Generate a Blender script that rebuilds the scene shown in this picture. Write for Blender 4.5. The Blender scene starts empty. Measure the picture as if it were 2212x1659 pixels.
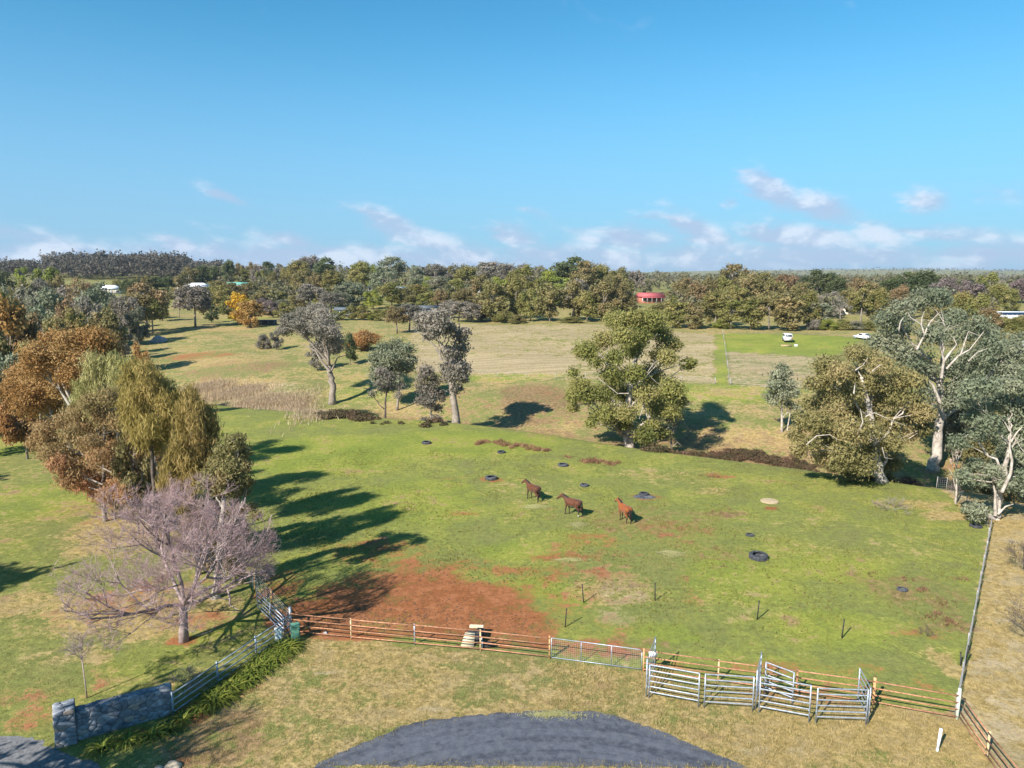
import bpy, bmesh, math, random
import numpy as np
from mathutils import Vector, Matrix

R = math.radians
SC = bpy.context.scene
COL = SC.collection

# ------------------------------------------------------------------ camera, sky, sun, exposure
CAM_Z = 20.0
PITCH = R(8.8)
FPX, CX, CY = 1545.0, 1106.0, 829.5          # focal length and centre, in units of a 2212 x 1659 frame
cam = bpy.data.cameras.new('camera'); cam_o = bpy.data.objects.new('camera', cam); COL.objects.link(cam_o)
cam.sensor_width = 36.0; cam.lens = 36.0 * FPX / 2212.0
cam.clip_start = 0.5; cam.clip_end = 30000
cam_o.location = (0, 0, CAM_Z); cam_o.rotation_euler = (R(90) - PITCH, 0, 0)
SC.camera = cam_o
SC.view_settings.view_transform = 'Standard'; SC.view_settings.look = 'None'
SC.view_settings.gamma = 1.0; SC.view_settings.use_curve_mapping = False
SC.view_settings.exposure = 1.0

SUN_AZ, SUN_EL = R(40), R(36)                # shadows run forward and 40 degrees to the right
sun = bpy.data.lights.new('sun', 'SUN'); sun_o = bpy.data.objects.new('sun', sun); COL.objects.link(sun_o)
sun.energy = 4.9; sun.angle = R(0.53); sun.color = (1.0, 0.945, 0.86)
sdir = Vector((math.sin(SUN_AZ) * math.cos(SUN_EL), math.cos(SUN_AZ) * math.cos(SUN_EL), -math.sin(SUN_EL)))
sun_o.rotation_euler = sdir.to_track_quat('-Z', 'Y').to_euler()
sun_o.location = (-60, -80, 90)

class NT:
    """small helper to write node trees"""
    def __init__(s, tree): s.t = tree; s.t.nodes.clear()
    def n(s, typ, **kw):
        nd = s.t.nodes.new(typ)
        for k, v in kw.items():
            if k.startswith('i_'):
                key = k[2:]
                nd.inputs[int(key) if key.isdigit() else key.replace('_', ' ')].default_value = v
            else: setattr(nd, k, v)
        return nd
    def l(s, a, b): s.t.links.new(a, b)
    def put(s, nd, i, v):
        if hasattr(v, 'is_output'): s.l(v, nd.inputs[i])
        else: nd.inputs[i].default_value = v
    def math(s, op, a, b=0.0, c=0.0, clamp=False):
        nd = s.n('ShaderNodeMath', operation=op, use_clamp=clamp)
        s.put(nd, 0, a); s.put(nd, 1, b); s.put(nd, 2, c)
        return nd.outputs[0]
    def mix(s, f, a, b, blend='MIX'):
        nd = s.n('ShaderNodeMix', data_type='RGBA', blend_type=blend)
        s.put(nd, 0, f)
        for i, v in ((6, a), (7, b)):
            if not hasattr(v, 'is_output') and len(v) == 3: v = (*v, 1)
            s.put(nd, i, v)
        return nd.outputs[2]
    def sstep(s, v, lo, hi, a=0.0, b=1.0):
        nd = s.n('ShaderNodeMapRange', interpolation_type='SMOOTHSTEP', clamp=True)
        s.put(nd, 0, v); s.put(nd, 1, lo); s.put(nd, 2, hi); s.put(nd, 3, a); s.put(nd, 4, b)
        return nd.outputs[0]
    def noise(s, vec, scale, detail=4.0, rough=0.55, dist=0.0):
        nd = s.n('ShaderNodeTexNoise')
        if vec is not None: s.l(vec, nd.inputs['Vector'])
        nd.inputs['Scale'].default_value = scale; nd.inputs['Detail'].default_value = detail
        nd.inputs['Roughness'].default_value = rough; nd.inputs['Distortion'].default_value = dist
        return nd.outputs[0]

world = bpy.data.worlds.new('World'); SC.world = world; world.use_nodes = True
def build_world():
    T = NT(world.node_tree)
    out = T.n('ShaderNodeOutputWorld'); bg = T.n('ShaderNodeBackground'); T.l(bg.outputs[0], out.inputs[0])
    sky = T.n('ShaderNodeTexSky', sky_type='NISHITA', sun_disc=False, sun_elevation=SUN_EL,
              sun_rotation=math.atan2(-sdir.x, -sdir.y), altitude=600.0, air_density=1.0, dust_density=0.25, ozone_density=2.2)
    bg.inputs[1].default_value = 0.104
    tc = T.n('ShaderNodeTexCoord'); sep = T.n('ShaderNodeSeparateXYZ'); T.l(tc.outputs['Generated'], sep.inputs[0])
    az = T.math('MULTIPLY', T.math('ARCTAN2', sep.outputs[0], sep.outputs[1]), 180 / math.pi)
    el = T.math('MULTIPLY', T.math('ARCSINE', sep.outputs[2]), 180 / math.pi)
    def co(a, e, ox=0., oy=0.):
        c = T.n('ShaderNodeCombineXYZ'); T.put(c, 0, T.math('ADD', T.math('MULTIPLY', a, .1), ox)); T.put(c, 1, T.math('ADD', T.math('MULTIPLY', el, e), oy)); return c.outputs[0]
    P = co(az, .17); n1 = T.noise(P, 1.9, 9, .58, .2)
    sl = T.math('ADD', az, T.math('MULTIPLY', el, 1.6)); n2 = T.noise(co(sl, .34), 3.6, 8, .62, .4)
    nn = T.math('ADD', T.math('MULTIPLY', n1, .6), T.math('MULTIPLY', n2, .4))
    # broken low cloud all round the horizon, with single bigger clouds standing in it
    band = T.math('MULTIPLY', T.sstep(el, -.4, .9, .55, 1.), T.sstep(el, 1.2, 3.6, 1.0, 0.0))
    shape = T.math('MULTIPLY', band, T.sstep(T.noise(co(az, .05, 3.), 1.1, 3, .5), .30, .58, .34, .52))
    lobes = [  # azimuth, elevation, half width, half height, weight, slope (degrees)
        (-9.0, 3.6, 2.8, 1.1, .50, .35), (-6.4, 2.5, 4.4, 1.1, .46, .2), (0.2, 2.8, 2.6, 1.1, .48, .25), (8.8, 2.6, 4.4, 1.25, .58, .08), (14.6, 3.0, 2.6, 1.2, .60, .40),
        (19.6, 5.9, 2.3, 1.2, .60, .45), (22.6, 4.7, 3.6, 1.1, .58, .30), (22.0, 2.5, 5.0, 1.2, .58, .10), (26.5, 2.7, 2.6, 1.0, .50, .3),
        (29.3, 4.9, 1.7, 0.9, .48, .1), (34.0, 5.1, 2.4, 0.8, .36, .1), (-21.3, 5.5, 2.1, 0.5, .44, .35), (-24.6, 1.9, 2.0, 0.8, .54, .3), (-33, 1.9, 6.0, 1.0, .42, .15),
        (16.2, 5.2, 0.9, 0.6, .42, 0), (10.8, 4.4, 2.0, 0.5, .34, .1), (31, 2.5, 5.0, 0.8, .42, .05), (-16, 2.0, 5.0, 0.9, .44, .2), (2.0, 4.6, 1.6, .6, .32, .3),
        (60, 4, 6, 1.4, .5, .2), (95, 3, 9, 1.4, .45, .1), (-75, 4, 8, 1.4, .5, .2), (-120, 3, 10, 1.5, .45, .1), (150, 4, 9, 1.4, .5, .2)]
    wob = T.math('MULTIPLY', T.math('SUBTRACT', n2, .5), 3.0)
    for a, e, w, h, k, q in lobes:
        da = T.math('SUBTRACT', az, a)
        dx = T.math('DIVIDE', T.math('ADD', da, wob), w)
        dy = T.math('DIVIDE', T.math('SUBTRACT', T.math('ADD', el, T.math('MULTIPLY', da, q)), e), h)
        rr = T.math('ADD', T.math('MULTIPLY', dx, dx), T.math('MULTIPLY', dy, dy))
        shape = T.math('MAXIMUM', shape, T.math('MULTIPLY', T.math('POWER', 2.718, T.math('MULTIPLY', rr, -.8)), k))
    dens = T.math('ADD', shape, T.math('MULTIPLY', T.math('SUBTRACT', nn, .5), 1.15))
    wis = T.math('MULTIPLY', T.math('MULTIPLY', T.sstep(el, 14, 19), T.sstep(T.noise(co(az, .08, 1.4), 1.1, 10, .72, 1.0), .55, .80)), .30)
    cov = T.math('MAXIMUM', T.math('MULTIPLY', T.sstep(dens, .12, .56), .80), wis)
    # lit tops: where the cloud thins out upwards
    n3 = T.noise(co(az, .17, -.06, .16), 1.9, 9, .58, .2)
    lit = T.sstep(T.math('SUBTRACT', n1, n3), -.05, .14)
    cloud = T.mix(lit, CLOUD_LO, CLOUD_HI)
    graded = T.mix(1.0, sky.outputs[0], SKY_TINT, 'MULTIPLY')
    graded = T.mix(T.sstep(el, -1.0, 20.0, .85, 0.0), graded, SKY_HZ)
    T.l(T.mix(cov, graded, cloud), bg.inputs[0])
SKY_TINT = (.275, .735, .81)
SKY_HZ = (1.58, 2.42, 3.75)
CLOUD_LO, CLOUD_HI = (2.35, 2.9, 3.95), (3.9, 4.25, 4.9)
build_world()

# ------------------------------------------------------------------ terrain shape
_xs = np.arange(-900, 901, 1.0)
_yc = np.interp(_xs, [-900, -300, -120, -80, -43, -25, -6.5, 4, 12, 28, 36, 41, 60, 100, 200, 900],
                     [300, 190, 142, 126, 107, 101, 95, 89, 82, 73, 68.5, 64, 57, 46, 30, -40])
_k = np.exp(-0.5 * (np.arange(-12, 13) / 4.0) ** 2); _k /= _k.sum()
_yc = np.convolve(np.pad(_yc, 12, mode='edge'), _k, mode='valid')
def crest(x): return np.interp(x, _xs, _yc)
PROF = ([-400, -6, 0, 3, 8, 13, 18, 28, 45, 70, 100, 135, 200], [0, 0, -.12, -.75, -2.7, -3.1, -2.6, -1.0, .5, 2.0, 3.3, 4.0, 4.6])
LEFT = ([150, 230, 300, 400, 500, 700, 1000, 2000, 9000], [2.5, 4.0, 6.5, 10, 13, 16.5, 21, 17, 10])
RIGHT = ([150, 200, 300, 560, 800, 1500, 2600, 3800, 5200, 9000], [3, 4.2, 6.2, 8.8, 8.5, 2, -6, 8, 40, 44])
def sm(a, b, v):
    t = np.clip((np.asarray(v, float) - a) / (b - a), 0, 1); return t * t * (3 - 2 * t)
def Hn(x, y):
    x = np.asarray(x, float); y = np.asarray(y, float)
    d = y - crest(x); zp = np.interp(d, *PROF)
    t = x / np.maximum(y, 60.0)
    w = sm(0.30, -0.05, t) if False else 1 - sm(-0.05, 0.30, t)
    zf = w * np.interp(y, *LEFT) + (1 - w) * np.interp(y, *RIGHT)
    zf = zf + 1.2 * np.sin(x * .013 + 1) * np.sin(y * .011) * sm(250, 500, y) + sm(2500, 4500, y) * 9 * np.sin(x * .0021 + 2.0)
    b = sm(115, 175, d) * sm(120, 210, y)
    z = zp * (1 - b) + zf * b
    und = (0.16 * np.sin(x * .21 + y * .13) + 0.12 * np.sin(x * .09 - y * .17 + 1.0)) * sm(2, 12, d)
    und2 = (0.10 * np.sin(x * .17 + 2) * np.sin(y * .19)) * sm(60, 75, y) * (1 - sm(-12, -3, d))
    return z + und + und2
def H(x, y): return float(Hn(x, y))
FW = (0.0, math.cos(PITCH), -math.sin(PITCH)); UP = (0.0, math.sin(PITCH), math.cos(PITCH))
def ray(px, py):
    a = (px - CX) / FPX; b = (CY - py) / FPX
    return np.array([a, FW[1] + UP[1] * b, FW[2] + UP[2] * b])
_T = np.concatenate([np.arange(8, 200, .35), 200 * 1.004 ** np.arange(0, 960)])
_AT = {}
def at(px, py):
    """ground point seen at a spot of the photograph"""
    if (px, py) in _AT: return _AT[px, py].copy()
    d = ray(px, py); hit = np.nonzero(CAM_Z + d[2] * _T < Hn(d[0] * _T, d[1] * _T))[0]
    if len(hit):
        lo, hi = _T[max(0, hit[0] - 1)], _T[hit[0]]
        for _ in range(3):
            t = np.linspace(lo, hi, 25); k = np.nonzero(CAM_Z + d[2] * t < Hn(d[0] * t, d[1] * t))[0]; k = k[0] if len(k) else 24
            lo, hi = t[max(0, k - 1)], t[k]
    else: hi = 3000.
    p = d * hi; _AT[px, py] = Vector((p[0], p[1], H(p[0], p[1]))); return _AT[px, py].copy()
def on(px, y):
    """ground point on bearing px at distance y"""
    d = ray(px, 590); x = d[0] / d[1] * y
    for _ in range(4):
        z = H(x, y); dep = y * FW[1] + (z - CAM_Z) * FW[2]; x = (px - CX) / FPX * dep
    return Vector((x, y, H(x, y)))
def up_to(P, py):
    """height of the upright at P whose top shows at row py"""
    b = (CY - py) / FPX; ky = FW[1] + UP[1] * b; kz = FW[2] + UP[2] * b
    return CAM_Z + P[1] * kz / ky - P[2]
def W3(px, py, y):
    d = ray(px, py); t = y / d[1]; return Vector((d[0] * t, y, CAM_Z + d[2] * t))
def scale_at(P): return (P[1] * FW[1] + (P[2] - CAM_Z) * FW[2]) / FPX      # metres per frame unit

# ------------------------------------------------------------------ mesh and object helpers
def link(o, parent=None):
    COL.objects.link(o)
    if parent is not None: o.parent = parent
    return o
def tag(o, label=None, cat=None, group=None, kind=None):
    if label: o['label'] = label
    if cat: o['category'] = cat
    if group: o['group'] = group
    if kind: o['kind'] = kind
    return o
def empty(name, loc, label, cat, group=None, rz=0.0):
    o = bpy.data.objects.new(name, None); o.empty_display_size = 0.3
    link(o); o.location = loc; o.rotation_euler = (0, 0, rz)
    return tag(o, label, cat, group)
def np_mesh(name, V, F, mat, tint=None, smooth=False, attrs=None):
    V = np.asarray(V, np.float32).reshape(-1, 3)
    Fs = [np.asarray(f, np.int32) for f in (F if isinstance(F, list) else [F]) if len(f)]
    me = bpy.data.meshes.new(name)
    me.vertices.add(len(V)); me.vertices.foreach_set('co', V.ravel())
    loops = np.concatenate([f.ravel() for f in Fs]); tot = np.concatenate([np.full(len(f), f.shape[1], np.int32) for f in Fs])
    st = np.concatenate([[0], np.cumsum(tot)[:-1]]).astype(np.int32)
    me.loops.add(len(loops)); me.loops.foreach_set('vertex_index', loops)
    me.polygons.add(len(tot)); me.polygons.foreach_set('loop_start', st); me.polygons.foreach_set('loop_total', tot)
    if smooth: me.polygons.foreach_set('use_smooth', np.ones(len(tot), bool))
    if tint is not None:
        a = me.attributes.new('tint', 'FLOAT', 'POINT'); a.data.foreach_set('value', np.asarray(tint, np.float32))
    for k, v in (attrs or {}).items():
        a = me.attributes.new(k, 'FLOAT_COLOR', 'POINT'); a.data.foreach_set('color', np.asarray(v, np.float32).ravel())
    me.update(calc_edges=True); me.validate()
    if mat is not None: me.materials.append(mat)
    return me
def mobj(name, me, parent=None):
    return link(bpy.data.objects.new(name, me), parent)

class MB:
    """collects simple solids into one mesh"""
    def __init__(s): s.V = []; s.Q = []; s.T = []; s.n = 0
    def add(s, V, Q=(), T=()):
        V = np.asarray(V, float).reshape(-1, 3); s.V.append(V)
        if len(Q): s.Q.append(np.asarray(Q, int) + s.n)
        if len(T): s.T.append(np.asarray(T, int) + s.n)
        s.n += len(V); return s
    def box(s, c, size, rz=0.0, M=None):
        x, y, z = np.array(size) / 2
        V = np.array([(i, j, k) for i in (-x, x) for j in (-y, y) for k in (-z, z)])
        if rz: V = V @ np.array([[math.cos(rz), math.sin(rz), 0], [-math.sin(rz), math.cos(rz), 0], [0, 0, 1]])
        if M is not None: V = V @ np.array(M).T
        return s.add(V + np.array(c), [(0, 1, 3, 2), (4, 6, 7, 5), (0, 4, 5, 1), (2, 3, 7, 6), (0, 2, 6, 4), (1, 5, 7, 3)])
    def tube(s, pts, rad, sides=6, cap=True):
        P = np.asarray([tuple(p) for p in pts], float); m = len(P)
        r = np.broadcast_to(np.asarray(rad, float), (m,))
        T = np.gradient(P, axis=0); T /= np.maximum(np.linalg.norm(T, axis=1, keepdims=True), 1e-9)
        ref = np.array([0.31, 0.17, 0.94]) if abs(T[0] @ np.array([0.31, 0.17, 0.94])) < .9 else np.array([1.0, .1, .2])
        A = np.cross(T, ref); A /= np.maximum(np.linalg.norm(A, axis=1, keepdims=True), 1e-9); B = np.cross(T, A)
        a = np.arange(sides) * 2 * math.pi / sides
        V = (P[:, None] + r[:, None, None] * (np.cos(a)[None, :, None] * A[:, None] + np.sin(a)[None, :, None] * B[:, None])).reshape(-1, 3)
        i = np.arange(m - 1)[:, None] * sides; j = np.arange(sides)[None]; j2 = (j + 1) % sides
        Q = np.stack([i + j, i + j2, i + sides + j2, i + sides + j], -1).reshape(-1, 4)
        T3 = []
        if cap:
            V = np.vstack([V, P[0], P[-1]]); e0 = m * sides; l0 = (m - 1) * sides
            T3 = [(e0, (k + 1) % sides, k) for k in range(sides)] + [(e0 + 1, l0 + k, l0 + (k + 1) % sides) for k in range(sides)]
        return s.add(V, Q, T3)
    def lathe(s, prof, seg=24, c=(0, 0, 0), closed=False):
        P = np.asarray(prof, float); m = len(P); a = np.arange(seg) * 2 * math.pi / seg
        V = np.stack([P[:, 0][:, None] * np.cos(a), P[:, 0][:, None] * np.sin(a), np.repeat(P[:, 1][:, None], seg, 1)], -1).reshape(-1, 3)
        k = m if closed else m - 1
        i = (np.arange(k)[:, None]) * seg; i2 = ((np.arange(k)[:, None] + 1) % m) * seg; j = np.arange(seg)[None]; j2 = (j + 1) % seg
        return s.add(V + np.array(c), np.stack([i + j, i + j2, i2 + j2, i2 + j], -1).reshape(-1, 4))
    def prism(s, poly, z0, z1):
        P = np.asarray(poly, float); n = len(P)
        V = np.vstack([np.c_[P, np.full(n, z0)], np.c_[P, np.full(n, z1)]])
        Q = [(k, (k + 1) % n, n + (k + 1) % n, n + k) for k in range(n)]
        T = [(n, n + k, n + k + 1) for k in range(1, n - 1)] + [(0, k + 1, k) for k in range(1, n - 1)]
        return s.add(V, Q, T)
    def mesh(s, name, mat, smooth=False, tint=None):
        V = np.vstack(s.V); F = []
        if s.Q: F.append(np.vstack(s.Q))
        if s.T: F.append(np.vstack(s.T))
        return np_mesh(name, V, F, mat, tint, smooth)
    def build(s, name, mat, parent=None, smooth=False):
        return mobj(name, s.mesh(name, mat, smooth), parent)

# ------------------------------------------------------------------ materials
MATS = {}
def surf(name, c1, c2, scale=3.0, rough=0.8, metal=0.0, spec=0.3, bump=0.0, bscale=20.0, c3=None, thr=(0.3, 0.7), objrand=0.0):
    if name in MATS: return MATS[name]
    m = bpy.data.materials.new(name); m.use_nodes = True; T = NT(m.node_tree)
    out = T.n('ShaderNodeOutputMaterial'); b = T.n('ShaderNodeBsdfPrincipled'); T.l(b.outputs[0], out.inputs[0])
    tc = T.n('ShaderNodeTexCoord'); v = tc.outputs['Object']
    col = T.mix(T.sstep(T.noise(v, scale, 6, .6), *thr), c1, c2)
    if c3 is not None: col = T.mix(T.sstep(T.noise(v, scale * .37 + 1.3, 5, .65), .52, .68), col, c3)
    if objrand:
        oi = T.n('ShaderNodeObjectInfo'); k = T.math('ADD', T.math('MULTIPLY', oi.outputs['Random'], 2 * objrand), 1 - objrand)
        hs = T.n('ShaderNodeHueSaturation'); T.l(k, hs.inputs['Value']); T.l(col, hs.inputs['Color']); col = hs.outputs[0]
    T.l(col, b.inputs['Base Color']); b.inputs['Roughness'].default_value = rough; b.inputs['Metallic'].default_value = metal
    b.inputs['Specular IOR Level'].default_value = spec
    if bump:
        bp = T.n('ShaderNodeBump'); bp.inputs['Distance'].default_value = bump; bp.inputs['Strength'].default_value = .7
        T.l(T.noise(v, bscale, 5, .6), bp.inputs['Height']); T.l(bp.outputs[0], b.inputs['Normal'])
    MATS[name] = m; return m
def leafmat(name, ca, cb, cc, trans=0.38, objrand=0.14, huer=0.012, gain=1.18):
    """three leaf colours spread over the 'tint' of the leaves"""
    m = bpy.data.materials.new(name); m.use_nodes = True; T = NT(m.node_tree)
    out = T.n('ShaderNodeOutputMaterial'); b = T.n('ShaderNodeBsdfPrincipled'); tr = T.n('ShaderNodeBsdfTranslucent'); mx = T.n('ShaderNodeMixShader')
    at_ = T.n('ShaderNodeAttribute', attribute_name='tint')
    ca, cb, cc = ([min(.62, v * gain) for v in q] for q in (ca, cb, cc))
    rp = T.n('ShaderNodeValToRGB'); e = rp.color_ramp.elements
    e[0].position = 0.08; e[0].color = (*ca, 1); e[1].position = 0.92; e[1].color = (*cc, 1)
    q = e.new(0.5); q.color = (*cb, 1)
    T.l(at_.outputs['Fac'], rp.inputs[0])
    oi = T.n('ShaderNodeObjectInfo'); hs = T.n('ShaderNodeHueSaturation')
    T.l(T.math('ADD', T.math('MULTIPLY', oi.outputs['Random'], 2 * objrand), 1 - objrand), hs.inputs['Value'])
    T.l(T.math('ADD', T.math('MULTIPLY', T.math('FRACT', T.math('MULTIPLY', oi.outputs['Random'], 7.31)), 2 * huer), .5 - huer), hs.inputs['Hue'])
    T.l(rp.outputs[0], hs.inputs['Color'])
    T.l(hs.outputs[0], b.inputs['Base Color']); T.l(hs.outputs[0], tr.inputs[0])
    b.inputs['Roughness'].default_value = .62; b.inputs['Specular IOR Level'].default_value = .22
    mx.inputs[0].default_value = trans
    T.l(b.outputs[0], mx.inputs[1]); T.l(tr.outputs[0], mx.inputs[2]); T.l(mx.outputs[0], out.inputs[0])
    MATS[name] = m; return m

LEAF = dict(
    gum=leafmat('gum leaves', (.120, .122, .075), (.185, .190, .120), (.250, .215, .165)),
    mauve=leafmat('mauve gum leaves', (.135, .122, .095), (.215, .190, .150), (.280, .235, .195)),
    blue=leafmat('blue-green gum leaves', (.125, .146, .088), (.195, .212, .132), (.265, .262, .172)),
    olive=leafmat('olive leaves', (.110, .115, .030), (.212, .198, .060), (.280, .222, .090)),
    brown=leafmat('brown-green leaves', (.122, .112, .040), (.212, .182, .074), (.275, .206, .096)),
    wattle=leafmat('wattle leaves', (.118, .112, .040), (.205, .180, .072), (.275, .215, .100), gain=1.28),
    orange=leafmat('orange-brown leaves', (.215, .130, .042), (.330, .180, .060), (.380, .250, .100), gain=1.18),
    red=leafmat('red-brown leaves', (.210, .160, .072), (.290, .185, .090), (.370, .150, .090), gain=1.2),
    rust=leafmat('rusty green leaves', (.145, .115, .050), (.215, .152, .076), (.262, .165, .090)),
    sheoak=leafmat('she-oak foliage', (.185, .150, .040), (.275, .216, .062), (.345, .258, .092), gain=1.22),
    paleoak=leafmat('pale she-oak foliage', (.190, .180, .060), (.300, .280, .105), (.380, .330, .150), gain=1.35),
    yellow=leafmat('autumn yellow leaves', (.400, .200, .026), (.560, .300, .036), (.620, .390, .070)),
    dark=leafmat('dark green leaves', (.045, .060, .026), (.085, .105, .040), (.125, .135, .058)),
    lime=leafmat('fresh green leaves', (.130, .150, .028), (.210, .235, .042), (.280, .290, .070)),
    twig=leafmat('bare twigs in winter', (.260, .165, .160), (.390, .265, .260), (.470, .345, .335), trans=.1),
    wtwig=leafmat('far bare twigs', (.110, .085, .075), (.165, .125, .115), (.210, .160, .150)),
    bramble=leafmat('bramble leaves', (.062, .056, .026), (.105, .080, .040), (.170, .098, .064)),
    weed=leafmat('dead weed stalks', (.170, .090, .050), (.260, .140, .080), (.320, .210, .115)),
    reed=leafmat('dry reeds', (.360, .265, .165), (.470, .350, .230), (.540, .430, .300), gain=1.15),
    strap=leafmat('strap leaves', (.075, .110, .018), (.150, .190, .028), (.300, .305, .060), gain=1.05),
    straw=leafmat('hay', (.420, .380, .160), (.520, .480, .220), (.580, .530, .290), gain=1.0),
    grass=leafmat('verge grass', (.150, .145, .040), (.290, .235, .092), (.430, .320, .145), objrand=0),
    lawn=leafmat('lawn grass', (.140, .140, .028), (.215, .200, .046), (.300, .250, .085), objrand=0),
)
BARK = dict(
    white=surf('pale smooth bark', (.24, .20, .165), (.50, .44, .375), 2.2, .75, bump=.01),
    grey=surf('grey bark', (.17, .14, .115), (.32, .27, .22), 3.0, .9, bump=.03, bscale=12),
    dark=surf('dark bark', (.06, .048, .04), (.14, .11, .09), 3.0, .9, bump=.03, bscale=12),
    mauve=surf('bare mauve bark', (.21, .155, .145), (.38, .29, .275), 5.0, .85, bump=.01),
    pale_trunk=surf('lichen-grey trunk', (.20, .18, .15), (.52, .47, .40), 4.0, .85, bump=.02),
)

# ------------------------------------------------------------------ where the fences run (ground plan)
FR = [at(*p) for p in ((629, 1367), (759, 1380), (896, 1393), (1038, 1406), (1187, 1423))]      # rusty pipe fence, west run
GATE_END = at(1390, 1450)
FR2 = [GATE_END, at(1551, 1474), at(1720, 1497), at(1886, 1521), at(2067, 1553)]                  # rusty pipe fence, east run
CORNER_E = FR2[-1]
DOWN1 = at(2132, 1637); DOWN2 = CORNER_E + (DOWN1 - CORNER_E) * 2.2
RF = [CORNER_E, at(2140, 1146)]                                                                 # wire fence on the right
LF = [at(375, 1545), at(471, 1478), at(554, 1419), FR[0]]                                        # grey pipe rail by the stone wall
BK1 = at(551, 1275); BK2 = FR[0] + (BK1 - FR[0]) * 3.4                                           # wire fence at the back left
line_x = [p.x for p in FR + FR2]; line_y = [p.y for p in FR + FR2]

def in_poly(px, py, poly):
    r = np.zeros(px.shape, bool); n = len(poly); j = n - 1
    for i in range(n):
        xi, yi = poly[i]; xj, yj = poly[j]
        c = ((yi > py) != (yj > py)) & (px < (xj - xi) * (py - yi) / (yj - yi + 1e-12) + xi)
        r ^= c; j = i
    return r
def ell(X, Y, px, py, rx, ry, soft=.55):
    """soft ellipse on the ground round the spot seen at (px, py)"""
    c = at(px, py); wx = rx * scale_at(c); a = at(px, py - ry); b = at(px, py + ry); wy = max(.3, (a.y - b.y) / 2)
    yc_ = (a.y + b.y) / 2
    d = np.sqrt(((X - c.x) / wx) ** 2 + ((Y - yc_) / wy) ** 2)
    return 1 - sm(soft, 1.35, d)

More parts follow.
